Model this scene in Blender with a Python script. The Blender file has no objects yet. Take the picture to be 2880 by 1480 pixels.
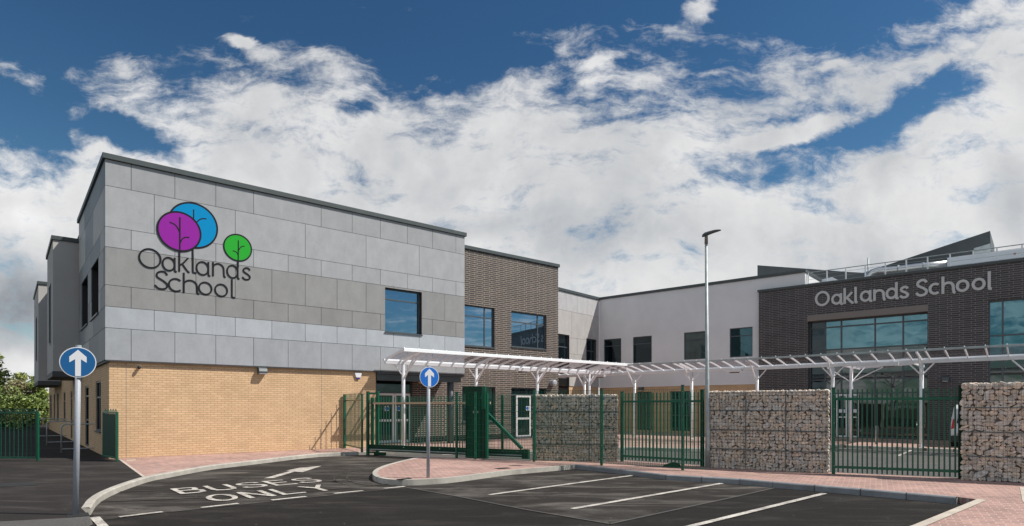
import bpy, math, random
from mathutils import Vector, Matrix, noise
rnd = random.Random(7)
C = bpy.context.scene
R = math.radians

# ------------------------------------------------------------------ camera
# survey of the photograph: level camera 1.6 m above the paving, focal length 1724 px, horizon at row 1146
FPX, CU, HV, CAMZ = 1724.0, 1440.0, 1146.0, 1.6
cam = bpy.data.cameras.new("camera"); camo = bpy.data.objects.new("camera", cam)
C.collection.objects.link(camo); C.camera = camo
camo.location = (0, 0, CAMZ); camo.rotation_euler = (R(90), 0, 0)
cam.sensor_width = 36; cam.lens = 36 * FPX / 2880; cam.shift_y = (HV - 740) / 2880
cam.clip_start = .1; cam.clip_end = 3000

# ------------------------------------------------------------------ light
SUN_EL = 50.0
SUN_DIR = Vector((math.cos(R(SUN_EL)) * .994, -math.cos(R(SUN_EL)) * .105, math.sin(R(SUN_EL))))   # towards the sun
sl = bpy.data.lights.new("sun", 'SUN'); sl.energy = 4.5; sl.angle = R(.5); sl.color = (1, .95, .87)
so = bpy.data.objects.new("sun", sl); C.collection.objects.link(so)
so.rotation_euler = SUN_DIR.to_track_quat('Z', 'Y').to_euler()
C.view_settings.view_transform = 'Standard'; C.view_settings.look = 'None'
C.view_settings.exposure = .25; C.view_settings.gamma = 1

def N(nt, typ, **kw):
    n = nt.nodes.new(typ)
    for k, v in kw.items():
        if k.startswith('i_'): n.inputs[k[2:].replace('_', ' ')].default_value = v
        else: setattr(n, k, v)
    return n
def L(nt, a, b): nt.links.new(a, b)
def MATH(nt, op, a, b=None, clamp=False):
    n = nt.nodes.new('ShaderNodeMath'); n.operation = op; n.use_clamp = clamp
    for i, x in enumerate((a, b)):
        if x is None: continue
        if isinstance(x, (int, float)): n.inputs[i].default_value = x
        else: nt.links.new(x, n.inputs[i])
    return n.outputs[0]
def MIX(nt, f, a, b, mode='MIX'):
    n = nt.nodes.new('ShaderNodeMix'); n.data_type = 'RGBA'; n.blend_type = mode
    for i, x in ((0, f), (6, a), (7, b)):
        if isinstance(x, (int, float)): n.inputs[i].default_value = x
        elif isinstance(x, (tuple, list)): n.inputs[i].default_value = tuple(x)[:3] + (1,)
        else: nt.links.new(x, n.inputs[i])
    return n.outputs[2]
def SMOOTH(nt, v, a, b, o0=0., o1=1.):
    n = nt.nodes.new('ShaderNodeMapRange'); n.interpolation_type = 'SMOOTHSTEP'
    n.inputs[1].default_value = a; n.inputs[2].default_value = b; n.inputs[3].default_value = o0; n.inputs[4].default_value = o1
    nt.links.new(v, n.inputs[0]); return n.outputs[0]

def build_world():
    w = bpy.data.worlds.new("World"); C.world = w; w.use_nodes = True
    nt = w.node_tree; nt.nodes.clear()
    out = N(nt, 'ShaderNodeOutputWorld'); bg = N(nt, 'ShaderNodeBackground')
    L(nt, bg.outputs[0], out.inputs[0])
    STR = .1; bg.inputs[1].default_value = STR
    sky = N(nt, 'ShaderNodeTexSky'); sky.sky_type = 'NISHITA'; sky.sun_disc = False
    sky.sun_elevation = R(SUN_EL); sky.sun_rotation = math.atan2(SUN_DIR.x, SUN_DIR.y)
    sky.air_density = 1.2; sky.dust_density = .3; sky.ozone_density = 2.5
    tc = N(nt, 'ShaderNodeTexCoord')
    sep = N(nt, 'ShaderNodeSeparateXYZ'); L(nt, tc.outputs['Generated'], sep.inputs[0])
    yy = MATH(nt, 'MAXIMUM', sep.outputs[1], .18)
    a = MATH(nt, 'DIVIDE', sep.outputs[0], yy); b = MATH(nt, 'DIVIDE', sep.outputs[2], yy)
    com = N(nt, 'ShaderNodeCombineXYZ'); L(nt, a, com.inputs[0]); L(nt, b, com.inputs[1])
    P0 = com.outputs[0]
    # domain warp
    def fbm(vec, scale, detail, rough, w4=0., dist=0.):
        n = N(nt, 'ShaderNodeTexNoise'); n.noise_dimensions = '4D'
        n.inputs['Scale'].default_value = scale; n.inputs['Detail'].default_value = detail
        n.inputs['Roughness'].default_value = rough; n.inputs['W'].default_value = w4; n.inputs['Distortion'].default_value = dist
        L(nt, vec, n.inputs['Vector']); return n
    def warp(vec, scale, amt, w4, det=5):
        n = fbm(vec, scale, det, .6, w4)
        s = N(nt, 'ShaderNodeVectorMath', operation='SUBTRACT'); L(nt, n.outputs['Color'], s.inputs[0]); s.inputs[1].default_value = (.5, .5, .5)
        m = N(nt, 'ShaderNodeVectorMath', operation='SCALE'); L(nt, s.outputs[0], m.inputs[0]); m.inputs['Scale'].default_value = amt
        ad = N(nt, 'ShaderNodeVectorMath', operation='ADD'); L(nt, vec, ad.inputs[0]); L(nt, m.outputs[0], ad.inputs[1])
        return ad.outputs[0]
    D3 = tc.outputs['Generated']
    # wispy streaked noise in direction space
    PW = warp(P0, 3.2, .13, 1.3)
    PW2 = warp(PW, 16, .035, 4.1, 6)
    def blob(cx, cy, rx, ry, rot, vec, soft=.35):
        # cx,cy and radii in degrees-like tangent units; value 1 inside falling to 0 at the rim
        mp = N(nt, 'ShaderNodeMapping'); mp.vector_type = 'TEXTURE'
        mp.inputs['Location'].default_value = (cx, cy, 0); mp.inputs['Rotation'].default_value = (0, 0, R(rot)); mp.inputs['Scale'].default_value = (rx, ry, 1)
        L(nt, vec, mp.inputs['Vector'])
        flat = N(nt, 'ShaderNodeVectorMath', operation='MULTIPLY'); L(nt, mp.outputs[0], flat.inputs[0]); flat.inputs[1].default_value = (1, 1, 0)
        ln = N(nt, 'ShaderNodeVectorMath', operation='LENGTH'); L(nt, flat.outputs[0], ln.inputs[0])
        return SMOOTH(nt, ln.outputs['Value'], 1., soft)
    def T(x, y): return ((x * 1.118 - CU) / FPX, (HV - y * 1.118) / FPX)
    K = 1.118 / FPX
    # upper rim of the great cloud bank, as elevation over azimuth
    fc = N(nt, 'ShaderNodeFloatCurve')
    pts = [(-200, 385), (0, 372), (90, 365), (150, 335), (185, 235), (260, 205), (420, 215), (550, 205), (700, 195), (860, 195), (1000, 215), (1060, 250), (1150, 262),
           (1230, 240), (1300, 165), (1380, 195), (1470, 215), (1600, 212), (1690, 225), (1800, 200), (1980, 170), (2150, 150), (2230, 100), (2400, 60), (2500, 25), (2640, -30)]
    A0, A1 = -1.1, 1.1
    cv = fc.mapping.curves[0]
    q = [((T(x, y)[0] - A0) / (A1 - A0), T(x, y)[1]) for x, y in pts]
    cv.points[0].location = (0, q[0][1]); cv.points[1].location = (1, q[-1][1])
    for x, y in q: cv.points.new(x, y)
    fc.mapping.update()
    sw = N(nt, 'ShaderNodeSeparateXYZ'); L(nt, PW2, sw.inputs[0])
    L(nt, MATH(nt, 'DIVIDE', MATH(nt, 'SUBTRACT', sw.outputs[0], A0), A1 - A0, True), fc.inputs['Value'])
    main = MATH(nt, 'MULTIPLY', MATH(nt, 'SUBTRACT', fc.outputs[0], sw.outputs[1]), 19.)
    dens = MATH(nt, 'MINIMUM', MATH(nt, 'MAXIMUM', main, -3.6), 1.7)
    # x, y, rx, ry (pixels of the 2576-wide view), rotation, strength
    BL = [(310, 330, 160, 52, -22, -4.2), (60, 300, 200, 80, 0, -3.2), (180, 250, 70, 60, 0, -.8), (200, 80, 130, 90, 0, -2.5), (400, 70, 120, 60, 0, -2.), (860, 80, 160, 60, 0, -2.), (2150, 50, 260, 60, 8, -2.4), (1180, 150, 260, 70, 0, -2.4), (640, 70, 240, 50, 0, -1.2), (2480, 20, 110, 30, 25, 1.2), (900, 288, 60, 26, 10, -2.2), (1000, 462, 60, 14, 0, -.8), (1250, 440, 90, 14, 0, -.45),
          (2040, 362, 330, 96, 15, -3.4), (2340, 250, 270, 62, 22, -3.2), (1850, 320, 170, 40, 14, -1.6), (1500, 325, 190, 26, 8, -1.7), (1580, 250, 70, 16, 0, -1.2),
          (1660, 660, 110, 22, 4, -.8), (1760, 625, 140, 18, 0, -.5), (2060, 505, 90, 18, 14, -.8), (1290, 460, 60, 16, 0, -.5),
          (1985, 328, 210, 40, 15, 4.2), (1515, 160, 90, 26, 4, 2.9), (1500, 200, 70, 28, 0, 1.8), (585, 95, 65, 24, -18, 2.9), (640, 135, 100, 30, -30, 2.0), (290, 140, 110, 26, -25, 1.1), (1765, 22, 70, 42, 20, 3.9),
          (90, 235, 190, 40, -28, 1.5), (1790, 180, 60, 10, 8, 1.2), (2060, 155, 90, 16, 6, 1.4), (200, 370, 130, 14, 0, 1.2)]
    for x, y, rx, ry, rot, s in BL:
        cx, cy = T(x, y)
        bb = blob(cx, cy, rx * K * 1.15, ry * K * 1.25, rot, PW2, .1)
        dens = MATH(nt, 'ADD', dens, MATH(nt, 'MULTIPLY', bb, s))
    # generic cover for the rest of the dome
    gen = SMOOTH(nt, fbm(D3, 2.6, 4, .55, 7.).outputs['Fac'], .42, .62, -1.2, 1.2)
    front = SMOOTH(nt, sep.outputs[1], .2, .5)
    dens = MATH(nt, 'ADD', MATH(nt, 'MULTIPLY', dens, front), MATH(nt, 'MULTIPLY', gen, MATH(nt, 'SUBTRACT', 1., front)))
    st = N(nt, 'ShaderNodeMapping'); st.inputs['Rotation'].default_value = (0, 0, R(-15)); st.inputs['Scale'].default_value = (.9, 2.3, 1)
    L(nt, PW, st.inputs['Vector'])
    fine = fbm(st.outputs[0], 9, 11, .66, 2.2, .25)
    fine2 = fbm(D3, 38, 7, .7, 5.2, .2)
    dd = MATH(nt, 'ADD', dens, MATH(nt, 'MULTIPLY', MATH(nt, 'SUBTRACT', fine.outputs['Fac'], .5), 10.5))
    dd = MATH(nt, 'ADD', dd, MATH(nt, 'MULTIPLY', MATH(nt, 'SUBTRACT', fine2.outputs['Fac'], .5), 2.4))
    cover = SMOOTH(nt, dd, -1.3, 1.9)
    # brightness of the cloud: billows, grey bases
    bill = fbm(PW, 4.6, 9, .55, 9.4, .15)
    bill2 = fbm(PW, 15, 7, .6, 3.1, .1)
    lum = MATH(nt, 'ADD', SMOOTH(nt, bill.outputs['Fac'], .32, .60, .555, .685), MATH(nt, 'MULTIPLY', MATH(nt, 'SUBTRACT', bill2.outputs['Fac'], .5), .20))
    lum = MATH(nt, 'ADD', lum, SMOOTH(nt, dd, .3, 2.6, 0., -.05))
    for x, y, rx, ry, rot, s in [(60, 760, 260, 170, 10, -.36), (2560, 500, 120, 190, 10, -.17), (1250, 560, 300, 60, 4, -.14), (1650, 600, 520, 110, 4, -.10), (30, 440, 260, 60, 0, .05),
                                 (60, 545, 150, 60, 0, .10), (500, 250, 320, 90, 0, .06), (2150, 650, 700, 120, 0, -.05), (60, 905, 200, 60, 0, .12)]:
        cx, cy = T(x, y)
        lum = MATH(nt, 'ADD', lum, MATH(nt, 'MULTIPLY', blob(cx, cy, rx * K, ry * K, rot, PW, 0.), s))
    lum = MATH(nt, 'MAXIMUM', lum, .07)
    lum = MATH(nt, 'MULTIPLY', lum, SMOOTH(nt, sep.outputs[1], -.1, .35, 1.45, 1.0))
    tint = MIX(nt, SMOOTH(nt, lum, .2, .7), (.86, .94, 1.04), (1.0, 1.0, 1.0))
    cc = N(nt, 'ShaderNodeVectorMath', operation='SCALE'); L(nt, tint, cc.inputs[0]); L(nt, MATH(nt, 'MULTIPLY', lum, 1 / STR), cc.inputs['Scale'])
    blue = MIX(nt, 1., sky.outputs[0], (.55, .72, .80), 'MULTIPLY')
    # the polarised deep blue overhead, paler towards the horizon
    low = SMOOTH(nt, sep.outputs[2], .0, .55)
    blue = MIX(nt, 1., blue, MIX(nt, low, (.80, .90, .88), (.42, .58, .68)), 'MULTIPLY')
    col = MIX(nt, cover, blue, cc.outputs[0])
    # below the horizon: nothing seen, keep the ground's tone
    col = MIX(nt, SMOOTH(nt, sep.outputs[2], -.02, .0), (1.2, 1.15, 1.1), col)
    L(nt, col, bg.inputs[0])
    w.cycles.sampling_method = 'MANUAL'; w.cycles.sample_map_resolution = 512
build_world()

# ------------------------------------------------------------------ materials
MATS = {}
def mat(name, base=(.5, .5, .5), rough=.6, metal=0., spec=.5, build=None):
    m = bpy.data.materials.new(name); m.use_nodes = True
    nt = m.node_tree; bs = nt.nodes['Principled BSDF']
    bs.inputs['Base Color'].default_value = tuple(base) + (1,); bs.inputs['Roughness'].default_value = rough
    bs.inputs['Metallic'].default_value = metal; bs.inputs['Specular IOR Level'].default_value = spec
    if build: build(nt, bs)
    MATS[name] = m; return m
def coords(nt, kind='Object'):
    tc = N(nt, 'ShaderNodeTexCoord'); return tc.outputs[kind]
def noise_n(nt, vec, scale, detail=5, rough=.55, out='Fac'):
    n = N(nt, 'ShaderNodeTexNoise'); n.inputs['Scale'].default_value = scale; n.inputs['Detail'].default_value = detail; n.inputs['Roughness'].default_value = rough
    L(nt, vec, n.inputs['Vector']); return n.outputs[out]
def bump(nt, bs, h, strength=.3, dist=.01):
    b = N(nt, 'ShaderNodeBump'); b.inputs['Strength'].default_value = strength; b.inputs['Distance'].default_value = dist
    L(nt, h, b.inputs['Height']); L(nt, b.outputs[0], bs.inputs['Normal'])
def vary(base, amt=.12, scale=2., fine=40., famt=.06):
    def f(nt, bs):
        v = coords(nt)
        n = noise_n(nt, v, scale, 6, .6); n2 = noise_n(nt, v, fine, 3, .6)
        k = MATH(nt, 'ADD', SMOOTH(nt, n, .3, .7, 1 - amt, 1 + amt), MATH(nt, 'MULTIPLY', MATH(nt, 'SUBTRACT', n2, .5), famt * 4))
        s = N(nt, 'ShaderNodeVectorMath', operation='SCALE'); s.inputs[0].default_value = base; L(nt, k, s.inputs['Scale'])
        L(nt, s.outputs[0], bs.inputs['Base Color'])
    return f
def wallvec(nt):
    v = coords(nt); s = N(nt, 'ShaderNodeSeparateXYZ'); L(nt, v, s.inputs[0])
    c = N(nt, 'ShaderNodeCombineXYZ'); L(nt, MATH(nt, 'ADD', s.outputs[0], s.outputs[1]), c.inputs[0]); L(nt, s.outputs[2], c.inputs[1])
    return c.outputs[0], v
def brickmat(c1, c2, mortar, bw, bh, ms, amt=.06, stretch_noise=True, offset=.5, bmp=.5):
    def f(nt, bs):
        wv, v = wallvec(nt)
        b = N(nt, 'ShaderNodeTexBrick'); L(nt, wv, b.inputs['Vector'])
        b.offset = offset; b.squash = 1
        b.inputs['Scale'].default_value = 1; b.inputs['Brick Width'].default_value = bw; b.inputs['Row Height'].default_value = bh
        b.inputs['Mortar Size'].default_value = ms; b.inputs['Mortar Smooth'].default_value = .2; b.inputs['Bias'].default_value = 0
        b.inputs['Color1'].default_value = c1 + (1,); b.inputs['Color2'].default_value = c2 + (1,); b.inputs['Mortar'].default_value = mortar + (1,)
        n = noise_n(nt, wv, 1.1, 6, .6); n2 = noise_n(nt, v, 55, 3, .6)
        k = MATH(nt, 'ADD', SMOOTH(nt, n, .3, .7, 1 - amt, 1 + amt), MATH(nt, 'MULTIPLY', MATH(nt, 'SUBTRACT', n2, .5), .22))
        s = N(nt, 'ShaderNodeVectorMath', operation='SCALE'); L(nt, b.outputs['Color'], s.inputs[0]); L(nt, k, s.inputs['Scale'])
        L(nt, s.outputs[0], bs.inputs['Base Color'])
        bump(nt, bs, MATH(nt, 'SUBTRACT', 1., b.outputs['Fac']), bmp, .008)
    return f
mat('buff_brick', rough=.85, spec=.2, build=brickmat((.665, .46, .28), (.58, .39, .23), (.42, .285, .175), .225, .075, .009))
mat('dark_brick', rough=.6, spec=.45, build=brickmat((.040, .036, .035), (.066, .054, .050), (.37, .30, .24), .46, .099, .0115, .1, offset=.32))
mat('slate_brick', rough=.55, spec=.45, build=brickmat((.031, .030, .035), (.056, .052, .057), (.23, .20, .185), .46, .099, .0105, .1, offset=.32))
def f_panel(nt, bs):
    at = N(nt, 'ShaderNodeAttribute'); at.attribute_name = 'tone'
    wv, v = wallvec(nt)
    mp = N(nt, 'ShaderNodeMapping'); mp.inputs['Scale'].default_value = (1.2, .7, 1); L(nt, wv, mp.inputs['Vector'])
    n = noise_n(nt, mp.outputs[0], 1.8, 8, .65); n2 = noise_n(nt, wv, 14, 5, .65)
    k = MATH(nt, 'ADD', SMOOTH(nt, n, .3, .7, .93, 1.08), MATH(nt, 'MULTIPLY', MATH(nt, 'SUBTRACT', n2, .5), .16))
    # faint pale runs
    st = N(nt, 'ShaderNodeMapping'); st.inputs['Scale'].default_value = (5, .5, 1); st.inputs['Rotation'].default_value = (0, 0, R(12)); L(nt, wv, st.inputs['Vector'])
    n3 = noise_n(nt, st.outputs[0], 1.2, 6, .7)
    k = MATH(nt, 'ADD', k, SMOOTH(nt, n3, .55, .75, 0, .10))
    s = N(nt, 'ShaderNodeVectorMath', operation='SCALE'); L(nt, at.outputs['Color'], s.inputs[0]); L(nt, k, s.inputs['Scale'])
    L(nt, s.outputs[0], bs.inputs['Base Color']); bump(nt, bs, n2, .1, .004)
mat('fibre_panel', rough=.55, spec=.4, build=f_panel)
mat('white_render', rough=.85, spec=.2, build=vary((.71, .71, .72), .05, .5, 30, .02))
mat('grey_render', rough=.85, spec=.2, build=vary((.42, .405, .39), .06, .5, 30, .02))
mat('dark_metal', rough=.45, build=vary((.055, .065, .068), .1))
mat('coping_metal', rough=.5, build=vary((.050, .064, .066), .1))
mat('frame_grey', (.07, .085, .095), .4)
mat('frame_light', (.78, .78, .78), .4)
mat('backing', (.03, .03, .03), .9)
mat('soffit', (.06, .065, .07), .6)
mat('lintel', (.20, .175, .155), .6)
mat('white_paint', rough=.35, build=vary((.86, .88, .90), .03))
mat('white_steel', rough=.35, build=vary((.80, .82, .84), .04))
mat('green_paint', rough=.32, build=vary((.002, .088, .046), .15, 3, 60, .03))
mat('green_dark', rough=.6, spec=.25, build=vary((.003, .040, .020), .15))
mat('galv', rough=.5, metal=.15, build=vary((.36, .40, .40), .15, 5, 40, .08))
mat('steel', (.62, .62, .6), .3, .9)
mat('pole_grey', rough=.5, build=vary((.36, .38, .42), .06, 4))
mat('timber', rough=.6, build=vary((.55, .38, .25), .12, 6))
mat('sign_blue', (.0, .13, .52), .5)
mat('sign_blue_deep', (.0, .095, .27), .5)
mat('sign_white', (.72, .72, .74), .4)
mat('black', (.012, .012, .013), .5)
mat('ink', (.012, .013, .016), .6, spec=.15)
mat('logo_purple', (.27, .020, .31), .6, spec=.1)
mat('logo_blue', (.0, .235, .50), .6, spec=.1)
mat('logo_green', (.025, .36, .035), .6, spec=.1)
mat('letter_steel', (.52, .52, .51), .5, .1)
mat('rubber', (.015, .015, .015), .8)
mat('car_white', (.62, .64, .66), .25)
mat('car_trim', (.02, .02, .022), .5)
mat('lamp_red', (.45, .012, .012), .2)
mat('alarm_blue', (.02, .03, .25), .4)
def asphalt(base, dust, blotch=.35, dustamt=.5):
    def f(nt, bs):
        v = coords(nt)
        n1 = noise_n(nt, v, .55, 7, .62); n2 = noise_n(nt, v, 130, 2, .7); n3 = noise_n(nt, v, 34, 4, .7)
        mp = N(nt, 'ShaderNodeMapping'); mp.inputs['Rotation'].default_value = (0, 0, R(-36)); mp.inputs['Scale'].default_value = (.42, 1.5, 1); L(nt, v, mp.inputs['Vector'])
        nd = N(nt, 'ShaderNodeTexNoise'); nd.inputs['Scale'].default_value = .9; nd.inputs['Detail'].default_value = 9; nd.inputs['Roughness'].default_value = .7; nd.inputs['Distortion'].default_value = 1.1; L(nt, mp.outputs[0], nd.inputs['Vector']); n4 = nd.outputs['Fac']
        c = MIX(nt, MATH(nt, 'MULTIPLY', SMOOTH(nt, n4, .46, .70), dustamt), base, dust)
        c = MIX(nt, MATH(nt, 'MULTIPLY', SMOOTH(nt, n1, .5, .75), dustamt * .6), c, dust)
        k = MATH(nt, 'ADD', MATH(nt, 'ADD', .82, MATH(nt, 'MULTIPLY', MATH(nt, 'SUBTRACT', n3, .5), .7)), SMOOTH(nt, n2, .42, .72, -.18, .55))
        sc = N(nt, 'ShaderNodeVectorMath', operation='SCALE'); L(nt, c, sc.inputs[0]); L(nt, k, sc.inputs['Scale'])
        vo = N(nt, 'ShaderNodeTexVoronoi'); vo.inputs['Scale'].default_value = 3.0; L(nt, v, vo.inputs['Vector'])
        spk = MATH(nt, 'LESS_THAN', vo.outputs['Distance'], .035)
        L(nt, MIX(nt, MATH(nt, 'MULTIPLY', spk, .7), sc.outputs[0], (.32, .28, .24)), bs.inputs['Base Color'])
        bump(nt, bs, MATH(nt, 'ADD', n2, n3), .55, .006)
    return f
mat('asphalt_new', rough=.9, spec=.12, build=asphalt((.023, .021, .0195), (.10, .09, .08), dustamt=.36))
mat('asphalt_worn', rough=.9, spec=.12, build=asphalt((.037, .033, .030), (.20, .18, .16), dustamt=.75))
mat('asphalt_yard', rough=.85, spec=.3, build=asphalt((.105, .10, .095), (.17, .16, .15), dustamt=.5))
mat('asphalt_path', rough=.9, spec=.12, build=asphalt((.034, .030, .029), (.11, .10, .09), dustamt=.5))
def f_paver(nt, bs):
    v = coords(nt)
    mp = N(nt, 'ShaderNodeMapping'); mp.inputs['Rotation'].default_value = (0, 0, R(30.7)); L(nt, v, mp.inputs['Vector'])
    b = N(nt, 'ShaderNodeTexBrick'); L(nt, mp.outputs[0], b.inputs['Vector'])
    b.inputs['Scale'].default_value = 1; b.inputs['Brick Width'].default_value = .2; b.inputs['Row Height'].default_value = .1
    b.inputs['Mortar Size'].default_value = .008; b.inputs['Mortar Smooth'].default_value = .1
    b.inputs['Color1'].default_value = (.43, .250, .208, 1); b.inputs['Color2'].default_value = (.28, .168, .145, 1); b.inputs['Mortar'].default_value = (.44, .37, .33, 1)
    n = noise_n(nt, v, .8, 6, .6); n2 = noise_n(nt, v, 60, 3, .6)
    k = MATH(nt, 'ADD', SMOOTH(nt, n, .3, .7, .85, 1.15), MATH(nt, 'MULTIPLY', MATH(nt, 'SUBTRACT', n2, .5), .4))
    s = N(nt, 'ShaderNodeVectorMath', operation='SCALE'); L(nt, b.outputs['Color'], s.inputs[0]); L(nt, k, s.inputs['Scale'])
    L(nt, s.outputs[0], bs.inputs['Base Color']); bump(nt, bs, MATH(nt, 'SUBTRACT', 1., b.outputs['Fac']), .4, .006)
mat('paver', rough=.85, spec=.25, build=f_paver)
def f_kerb(nt, bs):
    v = coords(nt); n = noise_n(nt, v, 3, 7, .65); n2 = noise_n(nt, v, 70, 3, .6)
    at = N(nt, 'ShaderNodeAttribute'); at.attribute_name = 'tone'
    k = MATH(nt, 'ADD', SMOOTH(nt, n, .3, .7, .82, 1.12), MATH(nt, 'MULTIPLY', MATH(nt, 'SUBTRACT', n2, .5), .4))
    s = N(nt, 'ShaderNodeVectorMath', operation='SCALE'); L(nt, at.outputs['Color'], s.inputs[0]); L(nt, k, s.inputs['Scale'])
    L(nt, s.outputs[0], bs.inputs['Base Color']); bump(nt, bs, n2, .3, .004)
mat('kerb', rough=.85, spec=.25, build=f_kerb)
def f_marking(nt, bs):
    v = coords(nt); n = noise_n(nt, v, 45, 5, .75); n1 = noise_n(nt, v, 3, 5, .6)
    L(nt, MIX(nt, SMOOTH(nt, MATH(nt, 'ADD', n, MATH(nt, 'MULTIPLY', n1, .3)), .60, .76), MIX(nt, SMOOTH(nt, n1, .35, .7), (.62, .58, .52), (.47, .43, .38)), (.2, .18, .17)), bs.inputs['Base Color'])
mat('marking', rough=.7, spec=.3, build=f_marking)
def f_stone(nt, bs):
    v = coords(nt); at = N(nt, 'ShaderNodeAttribute'); at.attribute_name = 'tone'
    n = noise_n(nt, v, 9, 8, .65); n2 = noise_n(nt, v, 60, 4, .7)
    k = MATH(nt, 'ADD', SMOOTH(nt, n, .3, .7, .72, 1.2), MATH(nt, 'MULTIPLY', MATH(nt, 'SUBTRACT', n2, .5), .5))
    s = N(nt, 'ShaderNodeVectorMath', operation='SCALE'); L(nt, at.outputs['Color'], s.inputs[0]); L(nt, k, s.inputs['Scale'])
    L(nt, s.outputs[0], bs.inputs['Base Color']); bump(nt, bs, MATH(nt, 'ADD', n, n2), .7, .012)
mat('stone', rough=.85, spec=.25, build=f_stone)
def glass(name, dark, tint, lo, hi, wob=.12):
    m = bpy.data.materials.new(name); m.use_nodes = True; nt = m.node_tree; nt.nodes.clear()
    o = N(nt, 'ShaderNodeOutputMaterial'); d = N(nt, 'ShaderNodeBsdfDiffuse'); g = N(nt, 'ShaderNodeBsdfGlossy'); mx = N(nt, 'ShaderNodeMixShader')
    v = coords(nt)
    L(nt, MIX(nt, SMOOTH(nt, noise_n(nt, v, .9, 4, .5), .35, .65), tuple(x * .6 for x in dark), dark), d.inputs['Color'])
    g.inputs['Color'].default_value = tint + (1,); g.inputs['Roughness'].default_value = .012
    lw = N(nt, 'ShaderNodeLayerWeight'); lw.inputs['Blend'].default_value = .35
    L(nt, SMOOTH(nt, lw.outputs['Facing'], 0, .9, lo, hi), mx.inputs[0])
    b = N(nt, 'ShaderNodeBump'); b.inputs['Strength'].default_value = wob; b.inputs['Distance'].default_value = .02
    L(nt, noise_n(nt, v, .8, 2, .4), b.inputs['Height']); L(nt, b.outputs[0], g.inputs['Normal'])
    L(nt, d.outputs[0], mx.inputs[1]); L(nt, g.outputs[0], mx.inputs[2]); L(nt, mx.outputs[0], o.inputs[0])
    MATS[name] = m
glass('glass_blue', (.012, .022, .03), (.55, .75, .95), .35, .75)
glass('glass_teal', (.015, .035, .04), (.26, .50, .58), .35, .8)
glass('glass_dark', (.008, .014, .018), (.34, .42, .46), .10, .30)
glass('glass_shade', (.008, .012, .016), (.3, .36, .4), .05, .16)
glass('glass_dim', (.02, .022, .022), (.42, .46, .46), .22, .5)
glass('glass_pale', (.08, .12, .125), (.5, .62, .62), .25, .55)
def f_clear():
    m = bpy.data.materials.new('clear_sheet'); m.use_nodes = True; nt = m.node_tree; nt.nodes.clear()
    o = N(nt, 'ShaderNodeOutputMaterial'); t = N(nt, 'ShaderNodeBsdfTransparent'); p = N(nt, 'ShaderNodeBsdfPrincipled'); mx = N(nt, 'ShaderNodeMixShader')
    t.inputs[0].default_value = (.80, .785, .80, 1); p.inputs['Base Color'].default_value = (.6, .58, .58, 1); p.inputs['Roughness'].default_value = .15
    mx.inputs[0].default_value = .06
    L(nt, t.outputs[0], mx.inputs[1]); L(nt, p.outputs[0], mx.inputs[2]); L(nt, mx.outputs[0], o.inputs[0]); MATS['clear_sheet'] = m
f_clear()
def f_leaf(base):
    def f(nt, bs):
        at = N(nt, 'ShaderNodeAttribute'); at.attribute_name = 'tone'
        m = MIX(nt, 1., at.outputs['Color'], base, 'MULTIPLY'); L(nt, m, bs.inputs['Base Color'])
        bs.inputs['Subsurface Weight'].default_value = 0
    return f
mat('leaf', rough=.55, build=f_leaf((1, 1, 1)))
mat('bark', rough=.9, build=vary((.09, .07, .05), .3, 4))
mat('verge', rough=.95, build=vary((.07, .08, .04), .3, .4))

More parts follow.
